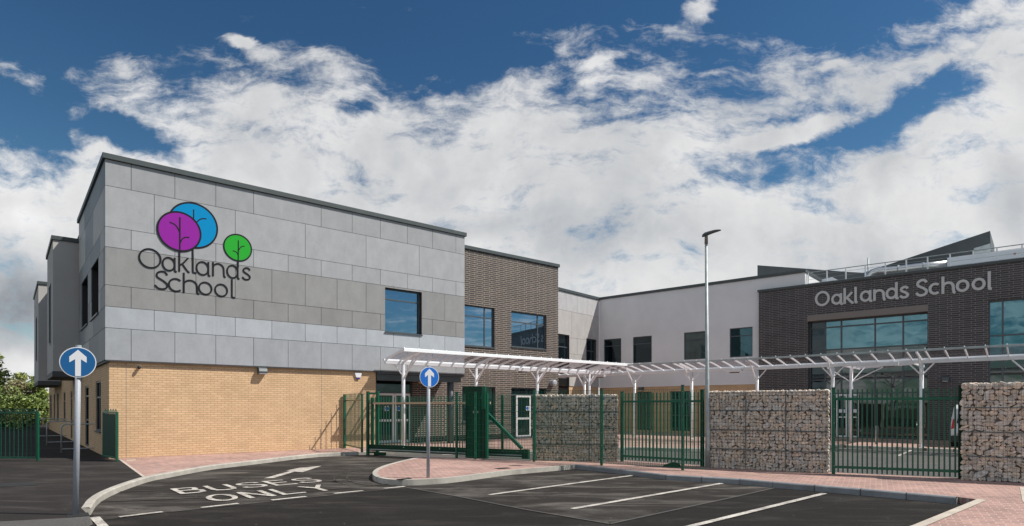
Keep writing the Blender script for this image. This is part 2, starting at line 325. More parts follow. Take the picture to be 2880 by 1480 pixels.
# ------------------------------------------------------------------ object helpers
WM = {}
def tag(o, label=None, cat=None, group=None, kind=None):
    if label: o['label'] = label
    if cat: o['category'] = cat
    if group: o['group'] = group
    if kind: o['kind'] = kind
    return o
def link(o, W, parent=None):
    C.collection.objects.link(o); WM[o.name] = W
    if parent is not None:
        o.parent = parent; o.matrix_basis = WM[parent.name].inverted() @ W
    else: o.matrix_basis = W
    return o
def thing(name, label, cat, W=None, group=None):
    o = bpy.data.objects.new(name, None); o.empty_display_size = .2
    link(o, W if W is not None else Matrix()); return tag(o, label, cat, group)
I4 = Matrix()
class MB:
    def __init__(s): s.v = []; s.f = []; s.c = []
    def face(s, pts, tone=None):
        n = len(s.v); s.v += [tuple(p) for p in pts]; s.f.append(tuple(range(n, n + len(pts)))); s.c.append(tone)
    def box(s, x0, x1, y0, y1, z0, z1, tone=None):
        if x0 > x1: x0, x1 = x1, x0
        if y0 > y1: y0, y1 = y1, y0
        if z0 > z1: z0, z1 = z1, z0
        n = len(s.v)
        s.v += [(x, y, z) for z in (z0, z1) for y in (y0, y1) for x in (x0, x1)]
        for q in ((0, 2, 3, 1), (4, 5, 7, 6), (0, 1, 5, 4), (2, 6, 7, 3), (0, 4, 6, 2), (1, 3, 7, 5)):
            s.f.append(tuple(n + i for i in q)); s.c.append(tone)
        return s
    def bar(s, p0, p1, w, h=None, tone=None, up=(0, 0, 1)):
        p0 = Vector(p0); p1 = Vector(p1); h = h or w; d = (p1 - p0).normalized(); u = Vector(up)
        if abs(d.dot(u)) > .99: u = Vector((0, 1, 0))
        a = d.cross(u).normalized() * w / 2; b = a.cross(d).normalized() * h / 2
        n = len(s.v)
        for p in (p0, p1):
            for sa, sb in ((-1, -1), (1, -1), (1, 1), (-1, 1)): s.v.append(tuple(p + a * sa + b * sb))
        for q in ((0, 3, 2, 1), (4, 5, 6, 7), (0, 1, 5, 4), (1, 2, 6, 5), (2, 3, 7, 6), (3, 0, 4, 7)):
            s.f.append(tuple(n + i for i in q)); s.c.append(tone)
        return s
    def tube(s, pts, r, seg=10, tone=None, caps=True):
        pts = [Vector(p) for p in pts]; n = len(s.v); m = len(pts)
        rs = r if isinstance(r, (list, tuple)) else [r] * m
        d0 = (pts[1] - pts[0]).normalized(); u = Vector((0, 0, 1)) if abs(d0.z) < .95 else Vector((0, 1, 0))
        a = d0.cross(u).normalized()
        for i, p in enumerate(pts):
            d = (pts[min(i + 1, m - 1)] - pts[max(i - 1, 0)]).normalized()
            a = (a - d * a.dot(d)).normalized(); b = d.cross(a)
            for k in range(seg):
                t = 2 * math.pi * k / seg; s.v.append(tuple(p + (a * math.cos(t) + b * math.sin(t)) * rs[i]))
        for i in range(m - 1):
            for k in range(seg):
                k2 = (k + 1) % seg; s.f.append((n + i * seg + k, n + i * seg + k2, n + (i + 1) * seg + k2, n + (i + 1) * seg + k)); s.c.append(tone)
        if caps:
            s.f.append(tuple(n + k for k in reversed(range(seg)))); s.c.append(tone)
            s.f.append(tuple(n + (m - 1) * seg + k for k in range(seg))); s.c.append(tone)
        return s
    def prism(s, poly, fn0, fn1, tone=None):
        """poly: list of 2-D points; fn0/fn1 map them to the two end faces"""
        n = len(s.v); m = len(poly)
        s.v += [tuple(fn0(p)) for p in poly] + [tuple(fn1(p)) for p in poly]
        s.f.append(tuple(n + i for i in range(m))); s.f.append(tuple(n + m + i for i in reversed(range(m)))); s.c += [tone, tone]
        for i in range(m):
            j = (i + 1) % m; s.f.append((n + i, n + m + i, n + m + j, n + j)); s.c.append(tone)
        return s
    def obj(s, name, mt, parent=None, W=None, smooth=False, bevel=0, recalc=True, **tg):
        me = bpy.data.meshes.new(name); me.from_pydata(s.v, [], s.f)
        if any(c is not None for c in s.c):
            at = me.color_attributes.new('tone', 'FLOAT_COLOR', 'CORNER'); buf = []
            for f, c in zip(s.f, s.c): buf += list((c or (.4, .4, .4))[:3] + (1.,)) * len(f)
            at.data.foreach_set('color', buf)
        me.materials.append(MATS[mt]); me.update()
        if recalc:
            import bmesh
            bm = bmesh.new(); bm.from_mesh(me); bmesh.ops.recalc_face_normals(bm, faces=bm.faces); bm.to_mesh(me); bm.free()
        if smooth: me.polygons.foreach_set('use_smooth', [True] * len(me.polygons))
        o = bpy.data.objects.new(name, me)
        link(o, W if W is not None else (WM[parent.name] if parent is not None else I4), parent)
        if bevel:
            b = o.modifiers.new('bevel', 'BEVEL'); b.width = bevel; b.segments = 2; b.limit_method = 'ANGLE'; b.angle_limit = R(40)
        if smooth and not bevel: pass
        return tag(o, **tg)
def copy_tree(o, W, parent=None):
    c = o.copy(); link(c, W, parent)
    if parent is not None: c.matrix_basis = o.matrix_basis
    for ch in list(o.children): copy_tree(ch, W @ ch.matrix_basis, c)
    return c

# ------------------------------------------------------------------ survey helpers: a pixel of the 2880-wide photo -> a point of the place
def G(u, v, z=0.):
    Y = (CAMZ - z) * FPX / (v - HV); return Vector(((u - CU) / FPX * Y, Y, z))
class Frame:
    def __init__(s, ang, perp=None, u0=None, origin=None):
        s.d = Vector((math.cos(ang), math.sin(ang), 0)); s.n = Vector((-math.sin(ang), math.cos(ang), 0))
        if origin is None:
            ray = Vector(((u0 - CU) / FPX, 1, 0)); origin = ray * (perp / ray.dot(s.n))
        s.o = Vector(origin); s.W = Matrix.Translation(s.o) @ Matrix.Rotation(ang, 4, 'Z')
    def x(s, u, y=0.):
        ray = Vector(((u - CU) / FPX, 1, 0)); k = (s.o.dot(s.n) + y) / ray.dot(s.n); return (ray * k - s.o).dot(s.d)
    def y(s, u, x=0.):
        ray = Vector(((u - CU) / FPX, 1, 0)); k = (s.o.dot(s.d) + x) / ray.dot(s.d); return (ray * k - s.o).dot(s.n)
    def Y(s, x, y=0.): return (s.o + s.d * x + s.n * y).y
    def z(s, u, v, y=0.): return CAMZ + (HV - v) / FPX * s.Y(s.x(u, y), y)
    def zs(s, u, v, x=0.): return CAMZ + (HV - v) / FPX * s.Y(x, s.y(u, x))
    def p(s, x, y, z=0.): q = s.o + s.d * x + s.n * y; return Vector((q.x, q.y, z))
    def loc(s, w): w = Vector(w) - s.o; return w.dot(s.d), w.dot(s.n)
M = Frame(math.atan2(.6371, .7708), 22.77, 306.6)          # long front of the school
WN = Frame(math.atan2(-.6528, .7575), 36.2, 1685)           # wing beyond, turned towards us
FN = Frame(math.atan2(-.50, .866), origin=(5.26, 16.3, 0))  # boundary line

# ------------------------------------------------------------------ ground
ZR = -.12
def sheet(name, poly, z, mt, z_bottom=None, kind='structure', tone=None):
    b = MB()
    pts = [(p[0], p[1]) for p in poly]
    if z_bottom is None: b.face([(x, y, z) for x, y in pts], tone)
    else: b.prism(pts, lambda p: (p[0], p[1], z), lambda p: (p[0], p[1], z_bottom), tone)
    import bmesh
    o = b.obj(name, mt, kind=kind)
    bm = bmesh.new(); bm.from_mesh(o.data); bmesh.ops.triangulate(bm, faces=[f for f in bm.faces if len(f.verts) > 4]); bm.to_mesh(o.data); bm.free()
    return o
def Gp(lst, z): return [tuple(G(u, v, z)[:2]) for u, v in lst]
sheet('ground', [(-900, -300), (900, -300), (900, 1500), (-900, 1500)], -.14, 'verge')
sheet('road', [(-45, -18), (40, -18), (40, 60), (-45, 60)], ZR, 'asphalt_new')
def smooth_line(pts, n=6):
    out = []; P = [Vector(p[:2]) for p in pts]
    for i in range(len(P) - 1):
        p0 = P[max(i - 1, 0)]; p1 = P[i]; p2 = P[i + 1]; p3 = P[min(i + 2, len(P) - 1)]
        for k in range(n):
            t = k / n
            out.append(tuple(.5 * ((2 * p1) + (p2 - p0) * t + (2 * p0 - 5 * p1 + 4 * p2 - p3) * t * t + (3 * p1 - p0 - 3 * p2 + p3) * t ** 3)))
    out.append(tuple(P[-1])); return out
# kerb lines at road level (outer face), surveyed
K1 = smooth_line(Gp([(255, 1449), (262, 1438), (271, 1424), (297.9, 1403.7), (350, 1379.6), (420.5, 1355.5), (480, 1343.3), (595, 1322), (711.6, 1307.5), (872.6, 1288), (965, 1282)], ZR))
K1b = smooth_line([K1[-1], (-5.2, 22.15), (-3.3, 22.5), (.65, 22.3), (2.6, 23.8), (4.6, 24.7), (7.0, 24.0), (9.2, 24.9), (11.2, 27.0), (13.4, 26.6)], 5) + [(22.0, 19.2), (30, 12.3)]
K2a = smooth_line([(-2.73, 19.85), (-3.05, 19.0), (-3.36, 17.2), (-3.40, 15.9), (-3.25, 14.85), (-2.95, 14.05), (-2.50, 13.62), (-1.9, 13.75), (-1.37, 14.12), (-.31, 15.45), (.37, 16.05), (1.68, 17.15)], 6)
K2b = [(1.68, 17.15)] + [tuple(G(u, v, ZR)[:2]) for u, v in [(1702, 1329), (1872.6, 1350.6), (2080, 1363), (2172, 1372), (2420, 1393.5), (2690, 1418.8)]]
def offset(line, d):
    out = []
    for i, p in enumerate(line):
        a = Vector(line[max(i - 1, 0)]); b = Vector(line[min(i + 1, len(line) - 1)]); t = (b - a).normalized(); out.append((p[0] - t.y * d, p[1] + t.x * d))
    return out
def kerb(name, line, side, tone, w=.125, ztop=.006, zb=-.16, drop=None):
    b = MB(); inner = offset(line, side * w); acc = 0
    import bisect
    for i in range(len(line) - 1):
        seg = (Vector(line[i + 1]) - Vector(line[i])).length
        cuts = max(1, round(seg / .914)) if seg > 1 else 1
        for k in range(cuts):
            t0 = k / cuts; t1 = (k + 1) / cuts; acc += seg / cuts
            g = rnd.uniform(.86, 1.08) if cuts > 1 else .9 + .16 * noise.noise(Vector((acc * .9, 3, 1)))
            lerp = lambda A, B, t: (A[0] + (B[0] - A[0]) * t, A[1] + (B[1] - A[1]) * t)
            e = .004 / max(seg / cuts, .01) if cuts > 1 else 0
            o0 = lerp(line[i], line[i + 1], t0 + e); o1 = lerp(line[i], line[i + 1], t1 - e); i0 = lerp(inner[i], inner[i + 1], t0 + e); i1 = lerp(inner[i], inner[i + 1], t1 - e)
            zt = ztop if drop is None else drop((o0[0] + o1[0]) / 2, (o0[1] + o1[1]) / 2)
            ch = .02
            m0 = lerp(o0, i0, ch / w); m1 = lerp(o1, i1, ch / w)
            c = tuple(x * g for x in tone)
            b.face([(*m0, zt), (*m1, zt), (*i1, zt), (*i0, zt)], c)
            b.face([(*o0, zt - ch), (*o1, zt - ch), (*m1, zt), (*m0, zt)], c)
            b.face([(*o0, zb), (*o1, zb), (*o1, zt - ch), (*o0, zt - ch)], c)
            b.face([(*i0, zb), (*i0, zt), (*i1, zt), (*i1, zb)], c)
    for q in (0, -1): b.face([(*line[q], zb), (*line[q], ztop - .02), (*inner[q], ztop), (*inner[q], zb)], tone)
    return b.obj(name, 'kerb', recalc=False, kind='structure')
KT = (.46, .43, .38); KTG = (.25, .26, .27)
kerb('kerb_entrance_left', K1, 1, KT); kerb('kerb_yard', K1b, 1, KT); kerb('kerb_island', K2a, -1, KT) ; kerb('kerb_bays', K2b, 1, KTG)
# left footway (asphalt) and left paving
k1i = offset(K1, .12); k1bi = offset(K1b, .12)
isp = min(range(len(k1i)), key=lambda i: (Vector(k1i[i]) - Vector(G(412, 1342)[:2])).length)
edge_top = tuple(G(338, 1293)[:2])
Z_PATH = 0.
left_far = [(-14.0, 20.6), (-30, 40), (-60, 60), (-60, 9.3)]
FE = [G(252, 1452)[:2], G(188, 1457)[:2], G(0, 1467)[:2], (-30, 8.7), (-60, 8)]; FE = [(p[0], p[1]) for p in FE]
foot = [edge_top] + list(reversed(k1i[:isp + 1])) + [tuple(p) for p in FE] + [(-60, 60), (-30, 60)]
foot = [edge_top] + list(reversed(k1i[:isp + 1])) + foot[isp + 2:]
# order: edge_top -> kerb -> front left -> far left -> far behind, closing along the side wall
foot += [tuple(M.p(-.02, 40)[:2]), tuple(M.p(-.02, 0)[:2])]
sheet('footway', foot, 0., 'asphalt_path', -.16)
rb_ = MB(); FR = [G(262, 1475, ZR)[:2], G(195, 1512, ZR)[:2], G(0, 1520, ZR)[:2], (-30, 7.7), (-60, 7.0)]
for i_ in range(4): rb_.face([(*FE[i_], 0.), (*FE[i_ + 1], 0.), (*FR[i_ + 1], ZR + .006), (*FR[i_], ZR + .006)])
rb_.obj('footway_ramp', 'asphalt_yard', kind='structure')
pav = [edge_top] + k1i[isp:] + k1bi[1:] + [(45, 12), (45, 60), (-8, 60), tuple(M.p(.1, 34)[:2]), tuple(M.p(.1, .05)[:2]), tuple(M.p(0, -.02)[:2])]
sheet('paving', pav, -.002, 'paver', -.16)
# concrete edging between asphalt footway and paving
e0 = Vector(edge_top); e1 = Vector(k1i[isp]); dd = (e1 - e0).normalized(); nn = Vector((-dd.y, dd.x)) * .03
sheet('path_edging', [e0 - nn, e1 - nn, e1 + nn, e0 + nn], .005, 'kerb', -.05, tone=(.5, .42, .36))
# island / front paving
rear = [(13.4, 11.9), (10.15, 13.85), (7.85, 15.1), (5.35, 16.75), (3.4, 18.5), (.75, 19.0), (.55, 18.25), (-1.05, 19.05), (-2.6, 19.75)]
k2ai = offset(K2a, -.12); k2bi = offset(K2b, .12)
P_end = tuple(G(2749, 1404.6, 0)[:2]); P_side = (8.9, 10.6)
isl = k2ai + k2bi[1:] + [P_end, (13.0, 7.6)] + rear
sheet('island_paving', isl, 0., 'paver', -.16)
# vehicle crossing at the right, falling to road level
x0 = Vector(G(2749, 1404.6, 0)[:2]); x1 = Vector(G(2565, 1480, ZR + .01)[:2]); dx = (x1 - x0).normalized()
x2 = x1 + dx * 5
cb = MB()
cb.face([(x0.x, x0.y, .0), (x1.x, x1.y, ZR + .012), (13.0, 4.4, ZR + .012), (13.0, 7.6, 0)]); cb.face([(x1.x, x1.y, ZR + .012), (x2.x, x2.y, ZR + .012), (13, x2.y, ZR + .012), (13.0, 4.4, ZR + .012)])
cb.face([(13.0, 7.6, 0), (13.0, 4.4, ZR + .012), (30, 0, ZR + .012), (30, 6, 0)]); cb.face([(13.0, 7.6, -.001), (30, 6, -.001), (30, 12, -.001), (13.4, 11.9, -.001)])
cb.obj('crossing_paving', 'paver', kind='structure')
nn = Vector((-dx.y, dx.x)) * -.07
eb = MB()
eb.face([(x0.x, x0.y, .008), (x1.x, x1.y, ZR + .022), (x1.x - nn.x * 2, x1.y - nn.y * 2, ZR + .022), (x0.x - nn.x * 2, x0.y - nn.y * 2, .008)], (.5, .44, .37))
eb.face([(x1.x, x1.y, ZR + .022), (x2.x, x2.y, ZR + .022), (x2.x - nn.x * 2, x2.y - nn.y * 2, ZR + .022), (x1.x - nn.x * 2, x1.y - nn.y * 2, ZR + .022)], (.5, .44, .37))
eb.obj('crossing_edging', 'kerb', kind='structure')
# strip of edging beyond, at the extreme right
sheet('far_edging', Gp([(2868, 1370), (2885, 1372), (2900, 1420), (2876, 1412)], 0), .006, 'kerb', tone=(.5, .44, .38))
# worn older asphalt: bus lane and first two bays
z1 = ZR + .004
def joint(name, pts, w, z, mt='asphalt_yard'):
    b = MB()
    for i in range(len(pts) - 1): b.face([(x, y, z) for x, y in line_quad(pts[i], pts[i + 1], w)])
    return b.obj(name, mt, kind='structure')
lane = [(p[0], p[1]) for p in K1[3:]] + K1b[:6] + [(-1.0, 19.2), (-2.6, 19.85)] + K2a + K2b[1:5] + Gp([(2176, 1374), (2080, 1396), (1715.6, 1475), (1480, 1435), (1290, 1398), (1140, 1371.5), (1030, 1382.5), (860, 1400.5), (670, 1420), (480, 1440), (330, 1458.5), (268, 1466)], ZR)
sheet('bus_lane', lane, z1, 'asphalt_worn')
JP = Gp([(2176, 1374), (2080, 1396), (1715.6, 1475), (1480, 1435), (1290, 1398), (1140, 1371.5)], ZR)
JQ = Gp([(1138, 1372.5), (1030, 1383.5), (860, 1401.5), (670, 1421), (480, 1441)], ZR)
yard = K1b[5:] + [(30, 5), (12.3, 12.4)] + rear[1:] + [(-1.0, 19.2), (-3.0, 20.6)]
sheet('yard_road', yard, ZR + .008, 'asphalt_yard')
# tarmac patch round the first sign, drain covers, dark patch on the island
sheet('tarmac_patch', Gp([(186, 1445), (248, 1442), (252, 1451), (190, 1456)], 0), .004, 'rubber')
def cover(pts, z): return sheet('cover_dark_patch', Gp(pts, z), z + .006, 'rubber')
cover([(0, 1361), (80, 1357), (105, 1359), (98, 1366), (0, 1370)], 0)
cover([(1388, 1318), (1426, 1315.5), (1440, 1317), (1404, 1320.5)], 0)
cover([(1112, 1349), (1150, 1344.5), (1160, 1347), (1124, 1352)], 0)  # flat dark patch on the island paving, left of the second sign
sheet('access_cover', Gp([(356, 1294.5), (382, 1293), (381, 1295.5), (355, 1297)], 0), .006, 'kerb', tone=(.6, .52, .44))

# ------------------------------------------------------------------ painted road markings
ZM = ZR + .016

def mark(name, quads, z=ZM):
    b = MB()
    for q in quads: b.face([(x, y, z) for x, y in q])
    import bmesh
    o = b.obj(name, 'marking', kind='structure')
    bm = bmesh.new(); bm.from_mesh(o.data); bmesh.ops.triangulate(bm, faces=[f for f in bm.faces if len(f.verts) > 4]); bm.to_mesh(o.data); bm.free()
    for p in o.data.polygons:
        pass
    return o
def line_quad(a, b, w):
    a = Vector(a[:2]); b = Vector(b[:2]); d = (b - a).normalized(); n = Vector((-d.y, d.x)) * w / 2
    return [a - n, b - n, b + n, a + n]
for a, b in [((335, 1456.3), (457.7, 1441.8)), ((565.6, 1430), (670.4, 1418.2)), ((763.5, 1408.8), (860.8, 1398.6)), ((940, 1390), (1020.6, 1382)), ((1081, 1375.7), (1138, 1370.2))]:
    mark('lane_dash', [line_quad(G(*a, ZR), G(*b, ZR), .115)])
for a, b in [((1374.8, 1393.8), (1786.2, 1338)), ((1609.6, 1433.5), (2029.7, 1361.3)), ((1850, 1506), (2319, 1389.8))]:
    mark('bay_line', [line_quad(G(*a, ZR), G(*b, ZR), .115)])
mark('bay_line', [line_quad(G(2525, 1284, ZR), G(2600, 1251.4, ZR), .12)])
mark('bay_line', [line_quad(G(1243, 1280.5, ZR), G(1300, 1278, ZR), .12)])
mark('giveway_block', [[tuple(G(u, v, ZR)[:2]) for u, v in ((252, 1458.5), (281, 1456), (322, 1500), (292, 1502))]])
z3 = lambda x, y: (480 + x / 2.547, 960 + y / 2.547)
mark('lane_arrow', [[tuple(G(*z3(x, y), ZR)[:2]) for x, y in ((666, 987), (835, 939), (852, 935), (888, 938), (736, 985))], [tuple(G(*z3(x, y), ZR)[:2]) for x, y in ((826, 931), (920, 911), (1082, 896.5), (946, 942), (888, 937))]])

joint('tarmac_joint', JP, .05, ZR + .010); joint('tarmac_joint', JQ, .035, ZR + .010)
mat('asphalt_scuff', rough=.9, spec=.12, build=asphalt((.062, .056, .050), (.21, .19, .17), dustamt=.8))
def arc_pts(c, r_, a0, a1, n=16): return [(c[0] + r_ * math.cos(R(a0 + (a1 - a0) * i / n)), c[1] + r_ * math.sin(R(a0 + (a1 - a0) * i / n))) for i in range(n + 1)]
for c_, r_, a0, a1, w_ in (((-1.2, 15.6), 2.9, 165, 232, .05), ((-1.2, 15.6), 3.2, 150, 225, .03), ((-9.5, 20.5), 8.2, 280, 335, .10), ((-9.5, 20.5), 9.6, 282, 330, .07)):
    joint('tyre_mark', arc_pts(c_, r_, a0, a1), w_, ZR + .0125, 'asphalt_scuff')
# ---- stroke lettering
def arc(cx, cy, rx, ry, a0, a1, n=14):
    return [(cx + rx * math.cos(R(a0 + (a1 - a0) * i / n)), cy + ry * math.sin(R(a0 + (a1 - a0) * i / n))) for i in range(n + 1)]
def spline(pts, n=6):
    return smooth_line([(p[0], p[1]) for p in pts], n)
def stroke_faces(pts, w, closed=False):
    """ribbon round a centre line, mitred: list of (left,right) point pairs"""
    P = [Vector(p) for p in pts]; m = len(P); out = []
    for i, p in enumerate(P):
        a = P[(i - 1) % m] if (closed or i > 0) else None; b = P[(i + 1) % m] if (closed or i < m - 1) else None
        t1 = (p - a).normalized() if a is not None else (b - p).normalized(); t2 = (b - p).normalized() if b is not None else t1
        t = t1 + t2
        if t.length < 1e-4: t = t1.copy()
        t.normalize(); n = Vector((-t.y, t.x)); k = 1 / max(.45, n.dot(Vector((-t1.y, t1.x))))
        out.append((p + n * w / 2 * k, p - n * w / 2 * k))
    if closed: out.append(out[0])
    return out
def glyph(ch, w, asc=1.42):
    r = .5 - w / 2; h = w / 2; cap = 1.38
    C_ = lambda cx, cy, rr: (arc(cx, cy, rr, rr, 0, 360, 36)[:-1], True)
    sc = lambda pts, k: [(x * k, y * k) for x, y in pts]
    S_ = [(.80, .80), (.66, .945), (.42, .955), (.20, .84), (.20, .66), (.42, .54), (.62, .45), (.80, .30), (.74, .12), (.48, .045), (.24, .08), (.07, .22)]
    if ch == 'a': return [C_(.5, .5, r), ([(1 - h, 1.0), (1 - h, .13)] + [(1 - h + .03, .05), (1.10, .02)], False)], 1.02
    if ch == 'o': return [C_(.5, .5, r)], .98
    if ch == 'O': return [C_(.72, .70, .70 - h)], 1.46
    if ch == 'k': return [([(h, 0), (h, asc)], False), ([(h, .42), (.35, .58), (.78, 1.0)], False), ([(.30, .54), (.62, .2), (.80, .04), (.92, .03)], False)], .95
    if ch == 'l': return [([(h, asc), (h, .13), (h + .03, .05), (.28, .02)], False)], .30
    if ch == 'n': return [([(h, 0), (h, 1.0)], False), (arc(.46 + h * .3, .56, .46 - h * .7, .42 - h, 180, 0, 12) + [(.92, .13), (.95, .05), (1.06, .02)], False)], 1.02
    if ch == 'h': return [([(h, 0), (h, asc)], False), (arc(.46 + h * .3, .56, .46 - h * .7, .42 - h, 180, 0, 12) + [(.92, .13), (.95, .05), (1.06, .02)], False)], 1.02
    if ch == 'd': return [C_(.5, .5, r), ([(1 - h, asc), (1 - h, .13), (1 - h + .03, .05), (1.10, .02)], False)], 1.05
    if ch == 's': return [([(x * .84 - 0, y * (1 - w * .2)) for x, y in spline(S_, 4)], False)], .74
    if ch == 'S': return [([(x * 1.12, y * cap) for x, y in spline(S_, 4)], False)], 1.0
    if ch == 'c': return [(arc(.5, .5, r, r, 48, 312, 24), False)], .86
def place_strokes(strokes, fn, w, depth0, depth1, b, eps=.0012):
    for k, (pts, closed) in enumerate(strokes):
        pr = stroke_faces(pts, w, closed); d1 = depth1 - eps * k
        for i in range(len(pr) - 1):
            a0, c0 = pr[i]; a1, c1 = pr[i + 1]
            b.face([fn(a0, d1), fn(a1, d1), fn(c1, d1), fn(c0, d1)])
            if depth0 is not None:
                b.face([fn(a0, d1), fn(a0, depth0), fn(a1, depth0), fn(a1, d1)]); b.face([fn(c0, d1), fn(c1, d1), fn(c1, depth0), fn(c0, depth0)])
        if depth0 is not None and not closed:
            for e in (pr[0], pr[-1]): b.face([fn(e[0], d1), fn(e[1], d1), fn(e[1], depth0), fn(e[0], depth0)])
RG = {'B': [([(.1, 0), (.1, 1)], 0), ([(.1, .93), (.6, .93), (.82, .86), (.84, .68), (.7, .55), (.1, .54)], 0), ([(.1, .54), (.7, .52), (.93, .4), (.9, .15), (.68, .07), (.1, .07)], 0)],
      'U': [([(.1, 1), (.1, .3), (.2, .12), (.5, .06), (.8, .12), (.9, .3), (.9, 1)], 0)],
      'S': [(spline([(.92, .76), (.8, .9), (.5, .94), (.2, .88), (.1, .72), (.25, .58), (.6, .48), (.88, .38), (.92, .22), (.75, .09), (.45, .06), (.15, .12), (.06, .27)], 3), 0)],
      'E': [([(.1, 0), (.1, 1)], 0), ([(.1, .93), (.95, .93)], 0), ([(.1, .53), (.85, .53)], 0), ([(.1, .07), (1, .07)], 0)],
      'O': [(arc(.5, .5, .42, .43, 0, 360, 28)[:-1], 1)], 'N': [([(.1, 0), (.1, 1)], 0), ([(.1, .97), (.9, .03)], 0), ([(.9, 0), (.9, 1)], 0)],
      'L': [([(.1, 1), (.1, 0)], 0), ([(.1, .07), (.95, .07)], 0)], 'Y': [([(.05, 1), (.5, .5)], 0), ([(.95, 1), (.5, .5)], 0), ([(.5, .55), (.5, 0)], 0)]}
def road_word(word, start, end, up, h, gap):
    s = Vector(start); e = Vector(end); d = (e - s); pitch = d.length / (len(word) - gap); d.normalize(); u = Vector(up).normalized()
    b = MB(); cw = pitch * (1 - gap)
    for i, ch in enumerate(word):
        o = s + d * (pitch * i)
        st = [([(x * cw, y * h) for x, y in pts], cl) for pts, cl in RG[ch]]
        place_strokes(st, lambda p, dp, o=o: (*(o + d * p[0] + u * p[1]), dp), .105, None, ZM + .004, b)
    return b.obj('road_lettering', 'marking', kind='structure')
road_word('BUSES', (-6.50, 12.03), (-4.30, 14.10), (-.63, .76), 1.02, .20)
road_word('ONLY', (-5.36, 11.02), (-3.62, 12.72), (-.60, .76), 1.0, .20)

# ------------------------------------------------------------------ the school
SB = thing('school_building', 'two storey school of buff brick, grey cladding, white render and dark brick with flat roofs', 'building')
def wall(b, x0, x1, z0, z1, y, holes, depth=.25, tone=None):
    xs = sorted({x0, x1, *[min(max(h[i], x0), x1) for h in holes for i in (0, 1)]}); zs = sorted({z0, z1, *[min(max(h[i], z0), z1) for h in holes for i in (2, 3)]})
    for i in range(len(xs) - 1):
        for k in range(len(zs) - 1):
            cx = (xs[i] + xs[i + 1]) / 2; cz = (zs[k] + zs[k + 1]) / 2
            if any(h[0] < cx < h[1] and h[2] < cz < h[3] for h in holes): continue
            b.face([(xs[i], y, zs[k]), (xs[i + 1], y, zs[k]), (xs[i + 1], y, zs[k + 1]), (xs[i], y, zs[k + 1])], tone)
    for a0, a1, c0, c1 in holes:
        yb = y + depth
        b.face([(a0, y, c0), (a0, y, c1), (a0, yb, c1), (a0, yb, c0)], tone); b.face([(a1, y, c0), (a1, yb, c0), (a1, yb, c1), (a1, y, c1)], tone)
        b.face([(a0, y, c1), (a1, y, c1), (a1, yb, c1), (a0, yb, c1)], tone); b.face([(a0, y, c0), (a0, yb, c0), (a1, yb, c0), (a1, y, c0)], tone)
def side_swap(b, n0):
    """faces added since n0 in (x=along y, plane) -> side wall: swap to x=const"""
    for i in range(n0, len(b.v)): x, y, z = b.v[i]; b.v[i] = (y, x, z)
WINS = []
def window(F, x0, x1, z0, z1, y, gl='glass_blue', fr='frame_grey', vert=(), horiz=(), side=False, sill=True, t=.055, name='window', dep=.08, reveal=.16, lab=None):
    b = MB(); yb = y + reveal
    b.box(x0, x0 + t, yb - .02, yb + .05, z0, z1).box(x1 - t, x1, yb - .02, yb + .05, z0, z1).box(x0 + t, x1 - t, yb - .02, yb + .05, z0, z0 + t).box(x0 + t, x1 - t, yb - .02, yb + .05, z1 - t, z1)
    for v in vert: b.box(v - t / 2, v + t / 2, yb - .018, yb + .05, z0 + t, z1 - t)
    for h in horiz: b.box(x0 + t, x1 - t, yb - .015, yb + .05, h - t / 2, h + t / 2)
    if sill: b.box(x0 - .02, x1 + .02, y - .05, yb + .06, z0 - .045, z0 + .004)
    g = MB(); g.box(x0 + .02, x1 - .02, yb + .012, yb + .024, z0 + .02, z1 - .02)
    if side:
        side_swap(b, 0); side_swap(g, 0)
    o = b.obj(name, fr, SB, F.W)
    if lab: o['label'] = lab
    g.obj('pane', gl, o, F.W)
    return (x0, x1, z0, z1)
ZT = 9.30          # underside of the coping on the long front
ZC = 3.07          # underside of the cladding
CY = -.12
xL = -.12; xE = M.x(1307, CY); xG = M.x(1057, 0); yS = 8.6
# --- ground floor in buff brick
def sy(u, x=0.): return M.y(u, x)
b = MB()
wall(b, 0, xG, 0, ZC + .05, 0, [])
side_holes = []
SW = [(283.5, 269, .77, 2.52), (249.5, 239, .05, 2.45), (219, 214, .05, 2.4), (203.5, 198.5, .05, 2.4), (184, 178.5, .9, 2.45), (165, 160, .8, 2.5), (155, 151, .8, 2.5), (145, 140.5, .8, 2.5)]
for ua, ub, c0, c1 in SW:
    side_holes.append((sy(ua), sy(ub), c0, c1))
n0 = len(b.v); wall(b, 0, 34, 0, ZC + .05, 0, side_holes, .09); side_swap(b, n0)
b.face([(xG, 0, 0), (xG, 1.6, 0), (xG, 1.6, ZC + .05), (xG, 0, ZC + .05)]); b.face([(0, 34, 0), (16, 34, 0), (16, 34, ZC), (0, 34, ZC)])
b.obj('brick_wall', 'buff_brick', SB, M.W)
for u_ in (355, 904): MB().box(M.x(u_, 0) - .006, M.x(u_, 0) + .006, -.002, .004, 0, ZC - .04).obj('movement_joint', 'lintel', SB, M.W)
for i, h in enumerate(side_holes):
    if i in (1, 2, 3): window(M, h[0], h[1], h[2], h[3], 0, 'glass_shade', 'frame_grey', side=True, sill=False, reveal=.05, name='side_door', horiz=(1.1, 2.05), t=.07)
    else: window(M, h[0], h[1], h[2], h[3], 0, 'glass_shade', 'frame_grey', side=True, reveal=.05, horiz=(1.95,), vert=((h[0] + h[1]) / 2,))
